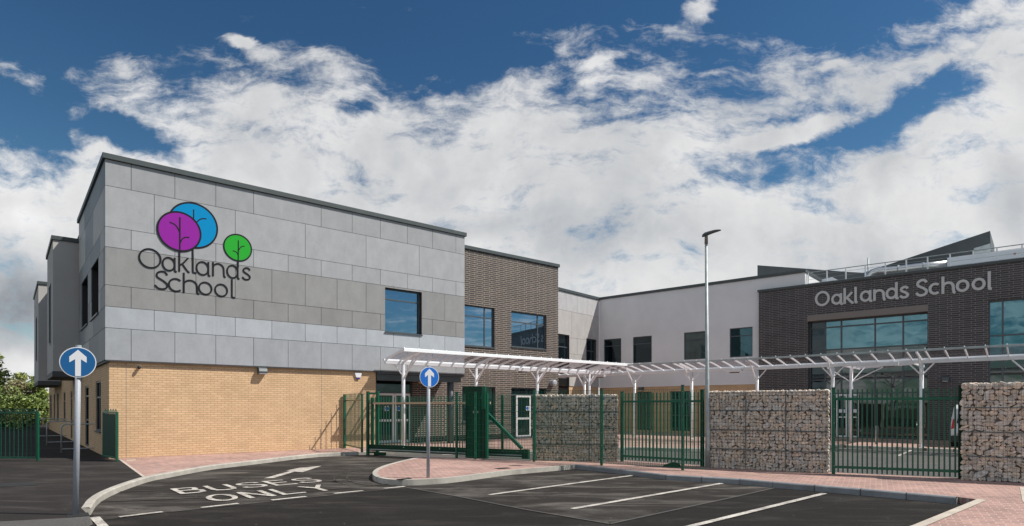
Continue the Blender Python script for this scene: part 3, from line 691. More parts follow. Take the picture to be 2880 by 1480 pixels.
# --- upper storey: fibre cement cladding panels
row_v = [443.6, 521.2, 636.6, 693.3, 800.6, 861, 921.3, 1012]
row_z = [M.z(297.8, v, CY) for v in row_v]; row_z[0] = ZT; row_z[-1] = ZC
D = lambda lst: [M.x(x * 1.118, CY) for x in lst]
joints = [D([330, 440, 543, 638, 808, 886, 957, 1025, 1088, 1147]), D([388, 592, 768, 921, 1055]), D([330, 440, 543, 638, 725, 808, 886, 957, 1025, 1088, 1147]), D([388, 493, 592, 684, 768, 848, 921, 990, 1055, 1119]),
          D([330, 440, 543, 638, 725, 808, 886, 957, 1025, 1088, 1147]), D([388, 493, 592, 684, 768, 848, 921, 990, 1055, 1119]), D([330, 440, 543, 638, 725, 808, 886, 957, 1025, 1088, 1147])]
rowtone = [(.305, .313, .326), (.335, .343, .358), (.335, .343, .36), (.255, .255, .255), (.245, .244, .242), (.375, .40, .43), (.32, .335, .358)]
wx0, wx1 = M.x(1083, CY), M.x(1186.6, CY); wz1 = M.z(1083, 808, CY); wz0 = M.z(1083, 933, CY)
main_win = (wx0, wx1, wz0, wz1)
def subtract(r, h):
    x0, x1, c0, c1 = r; a0, a1, d0, d1 = h
    if a0 >= x1 or a1 <= x0 or d0 >= c1 or d1 <= c0: return [r]
    out = []
    if x0 < a0: out.append((x0, a0, c0, c1))
    if a1 < x1: out.append((a1, x1, c0, c1))
    m0, m1 = max(x0, a0), min(x1, a1)
    if c0 < d0: out.append((m0, m1, c0, d0))
    if d1 < c1: out.append((m0, m1, d1, c1))
    return out
def panels(b, rects, holes, y, th=.03, gap=.007, jitter=.05):
    for (x0, x1, c0, c1, tone) in rects:
        g = 1 + rnd.uniform(-jitter, jitter); t = tuple(x * g for x in tone)
        parts = [(x0 + gap, x1 - gap, c0 + gap, c1 - gap)]
        for h in holes: parts = [q for p in parts for q in subtract(p, h)]
        for p in parts: b.box(p[0], p[1], y, y + th, p[2], p[3], t)
b = MB(); rects = []
for k in range(7):
    xs = [xL] + joints[k] + [xE]
    for i in range(len(xs) - 1): rects.append((xs[i], xs[i + 1], row_z[k + 1], row_z[k], rowtone[k]))
panels(b, rects, [main_win], CY)
# side elevation of the same storey
n0 = len(b.v); rects = []
mods = [[sy(u, xL) for u in us] for us in ((282, 254, 237), (290, 262, 240), (282, 254, 232), (290, 268, 247), (282, 254, 232), (290, 262, 240), (278, 250, 232))]
dk = [(.19, .2, .21), (.21, .22, .23), (.33, .32, .31), (.22, .23, .24), (.4, .39, .38), (.24, .25, .26), (.17, .18, .19)]
for k in range(7):
    xs = [CY + .035] + mods[k] + [yS]
    for i in range(len(xs) - 1): rects.append((xs[i], xs[i + 1], row_z[k + 1], row_z[k], dk[(k * 2 + i * 3) % 7] if k != 1 or i != 1 else (.4, .37, .36)))
sw1 = (sy(277, xL), sy(256, xL), M.zs(277, 880, xL), M.zs(277, 723, xL)); sw2 = (sy(247, xL), sy(229, xL), sw1[2], sw1[3])
panels(b, rects, [sw1, sw2], xL, jitter=.12); side_swap(b, n0)
b.obj('cladding', 'fibre_panel', SB, M.W)
b = MB()   # body behind the panels
wall(b, xL + .03, xE, ZC, ZT, CY + .028, [main_win], .2)
n0 = len(b.v); wall(b, CY + .03, yS, ZC, 8.5, xL + .028, [sw1, sw2], .45); side_swap(b, n0)
n0 = len(b.v); wall(b, yS, 34, ZC, ZT, .03, [], .3); side_swap(b, n0)  # side wall beyond, unseen, raised with its roof to shade the render bays
n0 = len(b.v); wall(b, CY + .03, yS, 8.5, ZT, xL + .028, [], .4); side_swap(b, n0)
b.face([(xE, CY + .03, ZC), (xE, 12, ZC), (xE, 12, ZT), (xE, CY + .03, ZT)]); b.face([(xL, yS, ZC), (xE, yS, ZC), (xE, yS, ZT), (xL, yS, ZT)])
b.face([(xL, CY + .03, ZT - .02), (xE, CY + .03, ZT - .02), (xE, yS, ZT - .02), (xL, yS, ZT - .02)]); b.face([(.03, yS, ZT - .02), (14, yS, ZT - .02), (14, 34, ZT - .02), (.03, 34, ZT - .02)])
b.obj('upper_wall', 'backing', SB, M.W)
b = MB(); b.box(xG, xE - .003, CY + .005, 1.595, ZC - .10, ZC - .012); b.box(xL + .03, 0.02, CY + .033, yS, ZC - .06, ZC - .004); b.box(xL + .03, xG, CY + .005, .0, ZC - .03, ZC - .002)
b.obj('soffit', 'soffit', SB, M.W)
b = MB(); b.box(xG + .02, xE - .16, CY + .07, .3, ZC - .36, ZC - .11); b.obj('fascia', 'dark_metal', SB, M.W)
def coping(name, F, x0, x1, y0, y1, z, h=.17, o=.07, th=.4, sides='flrb'):
    b = MB()
    if 'f' in sides: b.box(x0 - o, x1 + o, y0 - o, y0 + th, z, z + h)
    if 'l' in sides: b.box(x0 - o, x0 + th, y0 + th + .001, y1, z, z + h)
    if 'r' in sides: b.box(x1 - th, x1 + o, y0 + th + .001, y1, z, z + h)
    b.obj(name, 'coping_metal', SB, F.W, bevel=.008)
coping('coping', M, xL, xE, CY, yS, ZT, sides='flr')
window(M, *main_win, CY, 'glass_blue', 'frame_grey', horiz=(wz1 - .45,), reveal=.2)
window(M, *sw1, xL, 'glass_dark', 'frame_grey', side=True, reveal=.42); window(M, *sw2, xL, 'glass_dark', 'frame_grey', side=True, reveal=.42)
b = MB(); cx = M.x(1267, .12); b.tube([(cx, .12, 0), (cx, .12, ZC - .1)], .15, 20); b.obj('column', 'frame_grey', SB, M.W, smooth=True)

# --- render bays on the left side
def bay(yb0, yb1, w, z0, z1, win):
    b = MB(); x0 = -w
    b.box(x0, -.02, yb0, yb1, z0, z1)
    o = b.obj('render_bay', 'grey_render', SB, M.W)
    c = MB(); c.box(x0 - .06, -.0, yb0 - .06, yb1 + .06, z1 + .002, z1 + .17); c.obj('bay_coping', 'dark_metal', o, M.W, bevel=.008)
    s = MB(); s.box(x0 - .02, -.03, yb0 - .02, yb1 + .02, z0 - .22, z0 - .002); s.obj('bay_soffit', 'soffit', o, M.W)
    if win:
        g = MB(); g.box(x0 - .012, x0 + .03, win[0], win[1], win[2], win[3]); g.obj('bay_window', 'glass_dark', o, M.W)
        f = MB()
        for q in (win[2] - .04, win[3]): f.box(x0 - .03, x0 + .02, win[0] - .04, win[1] + .04, q, q + .04)
        for q in (win[0] - .04, win[1]): f.box(x0 - .03, x0 + .02, q, q + .04, win[2], win[3])
        f.obj('bay_window_frame', 'frame_grey', o, M.W)
yb = 8.9
xw = -(abs(M.loc(M.p(0, 0))[0]) + 0)  # datum
w1 = -M.x(149, yb); 
bay(yb, sy(133, -w1), w1, 3.1, 8.55, (sy(143.5, -w1), sy(139.5, -w1), 4.4, 6.9))
yb2 = sy(104, -1.05); 
# choose the depth where the bay's near top corner (px 108, 802) stands 8.55 m high
yb2 = 20.9; w2 = -M.x(108, yb2)
bay(yb2, yb2 + 6.5, w2, 3.1, 8.55, (yb2 + 2.0, yb2 + 2.9, 4.4, 6.9))

# --- dark brick block behind and beside
BY = 1.6; xB0, xB1 = xG + .005, M.x(1570, BY)
bz = lambda u, v: M.z(u, v, BY)
w_a = (M.x(1290, BY), M.x(1391, BY), bz(1391, 978.5), bz(1391, 867)); w_b = (M.x(1438, BY), M.x(1537, BY), bz(1438, 975), bz(1438, 875))
d_a = (M.x(1058.5, BY), M.x(1160, BY), .02, 2.93); d_b = (M.x(1438, BY), M.x(1537, BY), .02, 2.62); d_c = (M.x(1300, BY), M.x(1393, BY), .9, 2.62)
b = MB(); wall(b, xB0, xB1, 0, 9.3, BY, [w_a, w_b, d_a, d_b, d_c], .22)
b.face([(xB1, BY, 0), (xB1, 14, 0), (xB1, 14, 9.3), (xB1, BY, 9.3)]); b.face([(xB0, BY, 9.28), (xB1, BY, 9.28), (xB1, 14, 9.28), (xB0, 14, 9.28)])
b.obj('dark_brick_wall', 'dark_brick', SB, M.W)
b = MB(); b.box(xE + .004, xB1 + .07, BY - .07, BY + .35, 9.3, 9.47); b.box(xB1 - .3, xB1 + .07, BY + .351, 14, 9.3, 9.47); b.obj('coping', 'coping_metal', SB, M.W, bevel=.008)
window(M, *w_a, BY, 'glass_blue', 'frame_grey', vert=(w_a[1] - .55,), horiz=(w_a[3] - .52,), reveal=.12)
window(M, *w_b, BY, 'glass_blue', 'frame_grey', vert=(w_b[1] - .55,), horiz=(w_b[3] - .52,), reveal=.12)
window(M, *d_c, BY, 'glass_dark', 'frame_grey', vert=(d_c[1] - .7,), reveal=.12)
# glazed double door
def leaf(parent, x0, x1, z0, z1, y, t=.09, mid=1.02, sign=None, name='door_leaf', fr='frame_light'):
    b = MB(); b.box(x0, x0 + t, y, y + .05, z0, z1).box(x1 - t, x1, y, y + .05, z0, z1).box(x0 + t, x1 - t, y, y + .05, z0, z0 + t * 1.3).box(x0 + t, x1 - t, y, y + .05, z1 - t, z1)
    if mid: b.box(x0 + t, x1 - t, y + .002, y + .05, mid - .05, mid + .05)
    o = b.obj(name, fr, parent, M.W)
    g = MB(); g.box(x0 + t * .5, x1 - t * .5, y + .02, y + .03, z0 + .05, z1 - .05); g.obj('door_pane', 'glass_dark', o, M.W)
    return o
def sticker(parent, F, x, z, y, s=.11):
    b = MB(); b.box(x - s, x + s, y - .006, y, z - s, z + s); o = b.obj('door_notice', 'sign_white', parent, F.W)
    c = MB(); c.prism(arc(x, z, s * .8, s * .8, 0, 360, 20)[:-1], lambda p: (p[0], y - .0095, p[1]), lambda p: (p[0], y - .0062, p[1])); c.obj('notice_disc', 'sign_blue', o, F.W) if parent is None else c.obj('notice_disc', 'sign_blue', parent, F.W)
def door_set(F, r, ztop_door, leaves, nots=(), fr='frame_light', nm='double_door'):
    x0, x1, z0, z1 = r; y = BY + .1
    b = MB(); b.box(x0, x1, y, y + .06, ztop_door, ztop_door + .06).box(x0, x0 + .05, y, y + .06, z0, z1).box(x1 - .05, x1, y, y + .06, z0, z1).box(x0 + .05, x1 - .05, y, y + .06, z1 - .05, z1)
    o = b.obj(nm, 'frame_grey', SB, F.W)
    g = MB(); g.box(x0 + .03, x1 - .03, y + .03, y + .04, ztop_door + .05, z1 - .03); g.obj('fanlight', 'glass_dark', o, F.W)
    for a, c in leaves: leaf(o, a, c, z0, ztop_door, y, fr=fr)
    for nx, nz in nots: sticker(o, F, nx, nz, y - .004)
    return o
xm = M.x(1112, BY)
door_set(M, d_a, 2.22, [(d_a[0] + .06, xm), (xm + .01, d_a[1] - .06)], [(M.x(1091, BY), 1.55), (M.x(1116.5, BY) + .12, 1.55)])
xa, xb = M.x(1455.5, BY), M.x(1496.5, BY)
ds = door_set(M, d_b, 2.22, [(xa, xb)], [(M.x(1487, BY), 1.55)], nm='side_entrance_door')
g = MB(); g.box(d_b[0] + .03, xa - .01, BY + .13, BY + .14, .05, 2.22).box(xb + .01, d_b[1] - .03, BY + .13, BY + .14, .05, 2.22); g.obj('side_light', 'glass_dark', ds, M.W)

# --- short grey return between brick block and wing (faces the courtyard)
RT = 9.05
ry = lambda u: WN.y(u, 0.)
rv = [816 + 29.5, 0, 0]
b = MB(); n0 = len(b.v)
rw1 = (ry(1566), ry(1601.5), .15, WN.zs(1601, 943, 0)); rw2 = (ry(1649), ry(1677), 4.0, WN.zs(1649, 951.6, 0))
body = MB(); wall(body, -8.6, .0, 2.98, RT, .03, [rw1, rw2], .25)
rw1b = (rw1[0], rw1[1], .15, 2.98)
rects = []
rz = [RT, 7.85, 6.15, 5.1, 4.0, 2.98]
for k in range(5):
    xs = [-8.6] + ([-7, -5.2, -3.9, -2.6, -1.4] if k % 2 == 0 else [-7.6, -5.0, -3.3, -1.0]) + [-.01]
    for i in range(len(xs) - 1): rects.append((xs[i], xs[i + 1], rz[k + 1], rz[k], (.40, .385, .375) if k else (.44, .435, .44)))
panels(b, rects, [rw1, rw2], 0.)
# map: along = wing-local y, plane x=0 facing +x
for mb in (b, body):
    for i in range(len(mb.v)): x, y, z = mb.v[i]; mb.v[i] = (-y, x, z)
b.obj('return_cladding', 'fibre_panel', SB, WN.W); body.obj('return_wall', 'backing', SB, WN.W)
bb = MB(); wall(bb, -8.6, 0., 0, 2.98, .05, [rw1b], .2)
for i in range(len(bb.v)): x, y, z = bb.v[i]; bb.v[i] = (-y, x, z)
bb.obj('return_brick', 'buff_brick', SB, WN.W)
def rwin(r, mids):
    f = MB(); g = MB(); t = .06
    y = .14
    f.box(r[0], r[0] + t, y, y + .06, r[2], r[3]).box(r[1] - t, r[1], y, y + .06, r[2], r[3]).box(r[0] + t, r[1] - t, y, y + .06, r[2], r[2] + t).box(r[0] + t, r[1] - t, y, y + .06, r[3] - t, r[3])
    for m in mids: f.box(r[0] + t, r[1] - t, y + .002, y + .06, m - t / 2, m + t / 2)
    g.box(r[0] + .02, r[1] - .02, y + .03, y + .04, r[2] + .02, r[3] - .02)
    for mb in (f, g):
        for i in range(len(mb.v)): x, yy, z = mb.v[i]; mb.v[i] = (-yy, x, z)
    o = f.obj('window', 'frame_grey', SB, WN.W); g.obj('pane', 'glass_dark', o, WN.W); return o
o = rwin(rw1, (5.5, 3.5, 2.1, .9)); 
sp = MB(); sp.box(-.150, -.135, rw1[0] + .07, rw1[1] - .07, .5, 3.45); sp.obj('spandrel', 'fibre_panel', o, WN.W)
rwin(rw2, (5.45,))
b = MB(); b.box(-.3, .07, -8.6, -.0, RT, RT + .18); b.obj('coping', 'coping_metal', SB, WN.W, bevel=.008)

# --- white rendered wing
wz = lambda u, v, y=0.: WN.z(u, v, y)
xW1 = WN.x(2264, 0)
ww = [(WN.x(a), WN.x(c), wz(a, vb), wz(a, vt)) for a, c, vt, vb in ((1698, 1747, 955.4, 1027), (1780, 1833, 948.5, 1022), (1923.5, 1988, 936, 1012.5), (2052, 2116.6, 924.4, 1006))]
b = MB(); wall(b, 0, xW1, 2.96, RT, 0, ww, .22); b.face([(xW1, 0, 2.96), (xW1, 10, 2.96), (xW1, 10, RT), (xW1, 0, RT)]); b.face([(0, 0, RT - .02), (xW1, 0, RT - .02), (xW1, 14, RT - .02), (0, 14, RT - .02)])
b.face([(0, 0, 2.96), (xW1, 0, 2.96), (xW1, .07, 2.96), (0, .07, 2.96)])
b.obj('rendered_wall', 'white_render', SB, WN.W)
for i, r in enumerate(ww): window(WN, *r, 0., ('glass_dark', 'glass_dark', 'glass_pale', 'glass_teal')[i], 'frame_grey', horiz=(r[3] - .48,), sill=False, reveal=.07)
b = MB(); b.box(-.3, xW1 + .05, -.07, .35, RT, RT + .17); b.box(xW1 - .3, xW1 + .05, .351, 8, RT, RT + .17); b.obj('coping', 'dark_metal', SB, WN.W, bevel=.008)
wd = [(WN.x(1791, .06), WN.x(1833, .06), .1, 2.62), (WN.x(1884, .06), WN.x(1942, .06), .1, 2.62)]
b = MB(); wall(b, 0, WN.x(2140), 0, 2.955, .06, wd, .2); b.obj('wing_brick', 'buff_brick', SB, WN.W)
for r in wd:
    xm = (r[0] + r[1]) / 2; window(WN, *r, .06, 'glass_dark', 'frame_grey', vert=(xm,), horiz=(1.1, 2.1), sill=False, name='wing_door', reveal=.12)

# --- entrance block in slate-dark brick
EY = -.2; xe0, xe1 = WN.x(2134, EY), WN.x(3150, EY); ET = WN.z(2880, 733, EY)
ez = lambda u, v: WN.z(u, v, EY)
gx0, gx1 = WN.x(2272, EY), WN.x(2610, EY); gz1 = ez(2272, 889)
hx0, hx1 = WN.x(2779, EY), WN.x(3000, EY); hz1 = ez(2779, 846.7)
ent = (gx0, gx1, .02, gz1); ent2 = (hx0, hx1, 1.0, hz1)
b = MB(); wall(b, xe0, xe1, 0, ET, EY, [ent, ent2], .5)
b.face([(xe0, EY, 0), (xe0, 12, 0), (xe0, 12, ET), (xe0, EY, ET)]); b.face([(xe1, EY, 0), (xe1, 14, 0), (xe1, 14, ET), (xe1, EY, ET)])
b.face([(xe0, EY, ET - .03), (xe1, EY, ET - .03), (xe1, 14, ET - .03), (xe0, 14, ET - .03)])
b.obj('slate_brick_wall', 'slate_brick', SB, WN.W)
b = MB(); b.box(xe0 - .06, xe1, EY - .07, EY + .4, ET, ET + .13); b.obj('coping', 'dark_metal', SB, WN.W, bevel=.008)
b = MB(); zl = ez(2272, 904.5); b.box(gx0 - .02, gx1 + .003, EY - .02, EY + .42, zl, gz1 + .03); b.obj('lintel_band', 'lintel', SB, WN.W, bevel=.005)
def curtain(r, y, vert, hor, gl='glass_teal', t=.07, name='curtain_glazing'):
    x0, x1, z0, z1 = r; b = MB()
    b.box(x0, x0 + t, y, y + .1, z0, z1).box(x1 - t, x1, y, y + .1, z0, z1).box(x0 + t, x1 - t, y, y + .1, z1 - t, z1).box(x0 + t, x1 - t, y, y + .1, z0, z0 + t)
    for v in vert: b.box(v - t / 2, v + t / 2, y + .002, y + .1, z0 + t, z1 - t)
    for h in hor: b.box(x0 + t, x1 - t, y + .004, y + .1, h - t / 2, h + t / 2)
    o = b.obj(name, 'frame_grey', SB, WN.W)
    vs = [x0 + t] + sorted(vert) + [x1 - t]; hs = [z0 + t] + sorted(hor) + [z1 - t]
    for i in range(len(vs) - 1):
        for k in range(len(hs) - 1):
            g = MB(); e = .004 * rnd.uniform(-1, 1); cz = (hs[k] + hs[k + 1]) / 2
            g.prism([(vs[i], hs[k]), (vs[i + 1], hs[k]), (vs[i + 1], hs[k + 1]), (vs[i], hs[k + 1])], lambda p: (p[0], y + .05 + e * (p[0] - vs[i]), p[1]), lambda p: (p[0], y + .06 + e * (p[0] - vs[i]), p[1]))
            g.obj('pane', 'glass_dark' if (i == 0 and name == 'entrance_glazing') else ('glass_dim' if cz < 4.2 else gl), o, WN.W)  # dark reflections painted in: darker glass for the first and low panes
    return o
GY = EY + .38
v4 = [WN.x(u, GY) for u in (2321, 2366, 2461, 2540)]
curtain((gx0, gx1, .02, zl), GY, v4, [WN.z(2321, 922, GY), WN.z(2321, 984.6, GY), WN.z(2540, 1063, GY), 2.35], name='entrance_glazing')
curtain((hx0, hx1, 1.0, hz1), EY + .1, [WN.x(2820, EY + .1), WN.x(2925, EY + .1)], [WN.z(2820, 943, EY + .1), 3.95], name='corner_glazing')
# sliding entrance doors
b = MB(); dx0, dx1 = WN.x(2352, GY - .06), WN.x(2415, GY - .06)
for a, c in ((dx0, (dx0 + dx1) / 2 - .01), ((dx0 + dx1) / 2 + .01, dx1)):
    b.box(a, a + .07, GY - .07, GY - .02, .02, 2.3).box(c - .07, c, GY - .07, GY - .02, .02, 2.3).box(a + .07, c - .07, GY - .07, GY - .02, .02, .1).box(a + .07, c - .07, GY - .07, GY - .02, 2.22, 2.3).box(a + .07, c - .07, GY - .068, GY - .02, 1.05, 1.11)
o = b.obj('entrance_door', 'frame_light', SB, WN.W)
g = MB(); g.box(dx0 + .07, dx1 - .07, GY - .05, GY - .04, 1.32, 1.50); g.obj('manifestation_strip', 'sign_white', o, WN.W)
b = MB(); c0 = WN.x(2384, GY - .08); b.prism(arc(c0, 1.42, .13, .13, 0, 360, 20)[:-1], lambda p: (p[0], GY - .062, p[1]), lambda p: (p[0], GY - .053, p[1])); b.obj('door_notice', 'sign_blue', o, WN.W)

# --- rooflights: dark mono-pitched upstands on the wing roof
def roof_wedge(pts, y, th):
    """pts: pixels of the outline in the plane y of the wing frame"""
    P = [(WN.x(u, y), WN.z(u, v, y)) for u, v in pts]
    b = MB(); b.prism(P, lambda p: (p[0], y, p[1]), lambda p: (p[0], y + th, p[1]))
    return b.obj('rooflight', 'dark_metal', SB, WN.W)
z2 = lambda x, y: (2100 + x / 2.647, 620 + y / 2.647)
o = roof_wedge([z2(850, 395), z2(985, 352), z2(1812, 78), z2(1816, 178), z2(1816, 215), z2(1500, 300), z2(1100, 420), z2(850, 440)], 5.5, 4.0)
o = roof_wedge([z2(80, 334), z2(420, 358), z2(760, 384), z2(905, 392), z2(905, 440), z2(300, 470), z2(115, 430), z2(80, 412)], 5.0, 4.0)
zz = [(WN.x(z2(1770, 0)[0], 5.45), WN.x(z2(1817, 0)[0], 5.45))]
b = MB(); b.prism([(WN.x(z2(x, 0)[0], 5.45), WN.z(*z2(x, y), 5.45)) for x, y in ((1690, 208), (1813, 172), (1817, 240), (1690, 250))], lambda p: (p[0], 5.44, p[1]), lambda p: (p[0], 5.48, p[1])); b.obj('rooflight_cheek', 'galv', SB, WN.W)

# --- things on the roof
t = thing('roof_duct', 'silver cylindrical duct lying behind the roof railing', 'duct', WN.W)
pth = [(WN.x(z2(x, y)[0], 3.6), 3.6, WN.z(*z2(x, y), 3.6)) for x, y in ((905, 450), (915, 420), (940, 396), (985, 382), (1040, 381), (1150, 371), (1300, 352), (1492, 336))]
MB().tube(pth, .26, 18).obj('duct_pipe', 'steel', t, WN.W, smooth=True)
b = MB()
for q in (1130, 1316):
    xx = WN.x(z2(q, 0)[0], 3.6); zc = WN.z(*z2(q, 352 if q > 1200 else 372), 3.6); b.tube([(xx - .03, 3.6, zc), (xx + .03, 3.6, zc - .003)], .285, 18); b.box(xx - .03, xx + .03, 3.58, 3.62, ET, zc)
b.obj('duct_bracket', 'galv', t, WN.W)
t = thing('plant_housing', 'pale box-shaped plant housing on the entrance roof beside the silver duct', 'roof plant', WN.W)
px0, px1 = WN.x(z2(1492, 0)[0], 3.0), WN.x(3000, 3.0); pz = WN.z(*z2(1492, 280), 3.0)
MB().box(px0, px1, 3.0, 5.2, ET, pz).obj('casing', 'white_paint', t, WN.W, bevel=.02)
b = MB(); b.prism([(WN.x(z2(x, 0)[0], 2.99), WN.z(*z2(x, y), 2.99)) for x, y in ((1980, 250), (2002, 240), (2002, 256))], lambda p: (p[0], 2.985, p[1]), lambda p: (p[0], 2.997, p[1])); b.obj('warning_mark', 'lamp_red', t, WN.W)
t = thing('roof_mast', 'thin pale mast standing up behind the roof railing', 'mast', WN.W)
mx = WN.x(z2(905, 0)[0], 4.6); MB().tube([(mx, 4.6, ET), (mx, 4.6, WN.z(*z2(905, 280), 4.6))], .045, 10).obj('mast_pole', 'galv', t, WN.W, smooth=True)
MB().tube([(mx, 4.6, WN.z(*z2(905, 290), 4.6)), (mx, 4.6, WN.z(*z2(905, 276), 4.6))], [.05, .02], 10).obj('mast_cap', 'galv', t, WN.W)
t = thing('low_roof_cover', 'low pale flat cover on the entrance roof behind the railing', 'roof plant', WN.W)
q0, q1 = WN.x(z2(470, 0)[0], 3.2), WN.x(z2(810, 0)[0], 3.2)
b = MB(); zc = WN.z(*z2(640, 422), 3.2); b.prism([(q0, ET), (q1, ET), (q1, ET + .2), ((q0 + q1) / 2, zc), (q0, zc - .12)], lambda p: (p[0], 3.2, p[1]), lambda p: (p[0], 5.0, p[1])); b.obj('cover', 'white_paint', t, WN.W)
t = thing('roof_railing', 'thin galvanised guard railing along the entrance roof edge', 'railing', WN.W)
ry0 = EY + .55; rzt = WN.z(*z2(2065, 176), ry0)
rx0, rx1 = WN.x(z2(455, 0)[0], ry0), WN.x(3100, ry0)
b = MB(); b.tube([(rx0, ry0, rzt), (rx1, ry0, rzt)], .024, 8); b.obj('handrail', 'galv', t, WN.W)
b = MB()
for q in (.3, .55, .8): b.tube([(rx0, ry0, ET + (rzt - ET) * q), (rx1, ry0, ET + (rzt - ET) * q)], .008, 6)
b.obj('wire', 'galv', t, WN.W)
for q in (458, 597, 738, 883, 1032, 1188, 1347, 1514, 1687, 1863, 2050):
    xx = WN.x(z2(q, 0)[0], ry0); MB().box(xx - .03, xx + .03, ry0 - .02, ry0 + .02, ET, rzt + .02).obj('railing_post', 'white_steel', t, WN.W)
xx = WN.x(z2(440, 0)[0], ry0); MB().box(xx - .05, xx + .05, EY + .45, EY + .6, ET, rzt + .05).obj('end_post', 'white_paint', t, WN.W)

# ------------------------------------------------------------------ lettering on the walls
def wall_letters(parent, F, y, spec, w, mt, depth, z_of, size_of):
    for ch, u_l, in spec: pass
t = thing('logo_sign', 'school logo of purple, blue and green round trees over thin black lettering on grey cladding', 'sign', M.W)
LY = CY - .0
zq = lambda x, y: (360 + x / 4.1375, 540 + y / 4.1375)
def LP(x, y, yy=LY): u, v = zq(x, y); return M.x(u, yy), M.z(u, v, yy)
def disc(cx, cy, vrad, mt, d, name, rim=.055):
    c = LP(cx, cy); r = vrad / 4.1375 / FPX * M.Y(c[0], LY)
    b = MB(); b.prism(arc(c[0], c[1], r, r, 0, 360, 48)[:-1], lambda p: (p[0], LY - d, p[1]), lambda p: (p[0], LY - .002, p[1])); o = b.obj(name, mt, t, M.W)
    b = MB(); place_strokes([(arc(c[0], c[1], r, r, 0, 360, 48)[:-1], True)], lambda p, dd: (p[0], LY - dd, p[1]), rim, .001, d + .004, b); b.obj('rim', 'ink', o, M.W)
    return o, c, r
def lstroke(parent, pts, w, d, name='branch'):
    b = MB(); place_strokes([([LP(*p) for p in pts], False)], lambda p, dd: (p[0], LY - dd, p[1]), w, .001, d, b); return b.obj(name, 'ink', parent, M.W)
o2, c2, r2 = disc(760, 390, 258, 'logo_blue', .012, 'blue_crown')
lstroke(o2, [(763, 205), (763, 340)], .035, .016); lstroke(o2, spline([(800, 352), (835, 322), (870, 312), (912, 315)], 4), .035, .0165)
o1, c1, r1 = disc(598, 462, 224, 'logo_purple', .024, 'purple_crown')
lstroke(o1, [(602, 296), (601, 690)], .045, .029); lstroke(o1, spline([(480, 355), (540, 380), (578, 425), (598, 470)], 4), .038, .0285); lstroke(o1, spline([(608, 592), (625, 555), (665, 530), (712, 533)], 4), .038, .0292)
o3, c3, r3 = disc(1277, 650, 152, 'logo_green', .012, 'green_crown', .045)
lstroke(o3, [(1283, 565), (1281, 800)], .038, .016); lstroke(o3, spline([(1287, 680), (1305, 650), (1330, 634), (1356, 633)], 4), .032, .0155); lstroke(o3, spline([(1217, 686), (1250, 695), (1270, 715), (1280, 740)], 4), .032, .0152)
def letter_at(parent, F, y, ch, ul, zb, size, w, mt, depth, mirror=False, extra_asc=None, wscale=1.):
    st, adv = glyph(ch, w / size, extra_asc or 1.42)
    xl = F.x(ul, y); b = MB()
    st = [([(xl + p[0] * size * wscale, zb + p[1] * size) for p in pts], cl) for pts, cl in st]
    place_strokes(st, lambda p, dd: (p[0], y - dd, p[1]), w, .0005, depth, b)
    return b.obj('letter_' + ch.lower(), mt, parent, F.W)
xa, zb_a = LP(400, 922); xh = (LP(400, 748)[1] - zb_a) 
base1 = LP(240, 890)[1]; base1b = LP(1400, 1022)[1]
print('logo', xh, base1, base1b)
def lg(ch, xl, yb, ytop, wd=None, **k):
    u, v = zq(xl, yb); zb = M.z(u, v, LY); zt = M.z(u, zq(xl, ytop)[1], LY); hh = {'O': 1.40, 'S': 1.38}.get(ch, 1.0)
    letter_at(t, M, LY, ch, u, zb, (zt - zb) / hh, .050, 'ink', .02, **k)
lg('O', 116, 874, 636); lg('a', 395, 914, 745, wscale=.83); lg('k', 590, 925, 756, extra_asc=1.3, wscale=.74); lg('l', 745, 944, 778, extra_asc=1.3)
lg('a', 790, 964, 796, wscale=.84); lg('n', 982, 978, 815, wscale=.84); lg('d', 1147, 1000, 838, extra_asc=1.25, wscale=.80); lg('s', 1322, 1020, 868, wscale=.9)
lg('S', 300, 1130, 905, wscale=.95); lg('c', 466, 1155, 992); lg('h', 640, 1172, 1008, extra_asc=1.42); lg('o', 817, 1192, 1035, wscale=.97); lg('o', 1005, 1214, 1058, wscale=.95); lg('l', 1200, 1232, 1080, extra_asc=1.42)
for xs, y0, y1 in ((598, 690, 745), (753, 660, 700), (1281, 800, 850)): pass
lstroke(t, [(598, 684), (598, 800)], .050, .0212, 'trunk'); lstroke(t, [(753, 645), (753, 800)], .050, .0208, 'trunk'); lstroke(t, [(1280, 795), (1280, 880)], .050, .0214, 'trunk')

t = thing('entrance_sign', 'bold silver letters reading Oaklands School on dark brick above the entrance glazing', 'sign', WN.W)
sgx = lambda x: z2(x, 0)[0]
zb0 = WN.z(*z2(560, 640), EY); zb1 = WN.z(*z2(1820, 512), EY); X0 = WN.x(sgx(510), EY); X1 = WN.x(sgx(1835), EY)
sz0 = (WN.z(*z2(565, 527), EY) - WN.z(*z2(565, 640), EY)) / 1.40
print('sign', zb0, zb1, X1 - X0, sz0)
def sg(ch, xl, **k):
    k['wscale'] = .88; u = sgx(xl); xx = WN.x(u, EY); zb = zb0 + (zb1 - zb0) * (xx - X0) / (X1 - X0)
    letter_at(t, WN, EY, ch, u, zb, sz0, sz0 * .20, 'letter_steel', .05, **k)
for ch, x in (('O', 509), ('a', 632), ('k', 723), ('l', 804), ('a', 845), ('n', 944), ('d', 1036), ('s', 1139), ('S', 1256), ('c', 1356), ('h', 1452), ('o', 1558), ('o', 1676), ('l', 1796)): sg(ch, x)

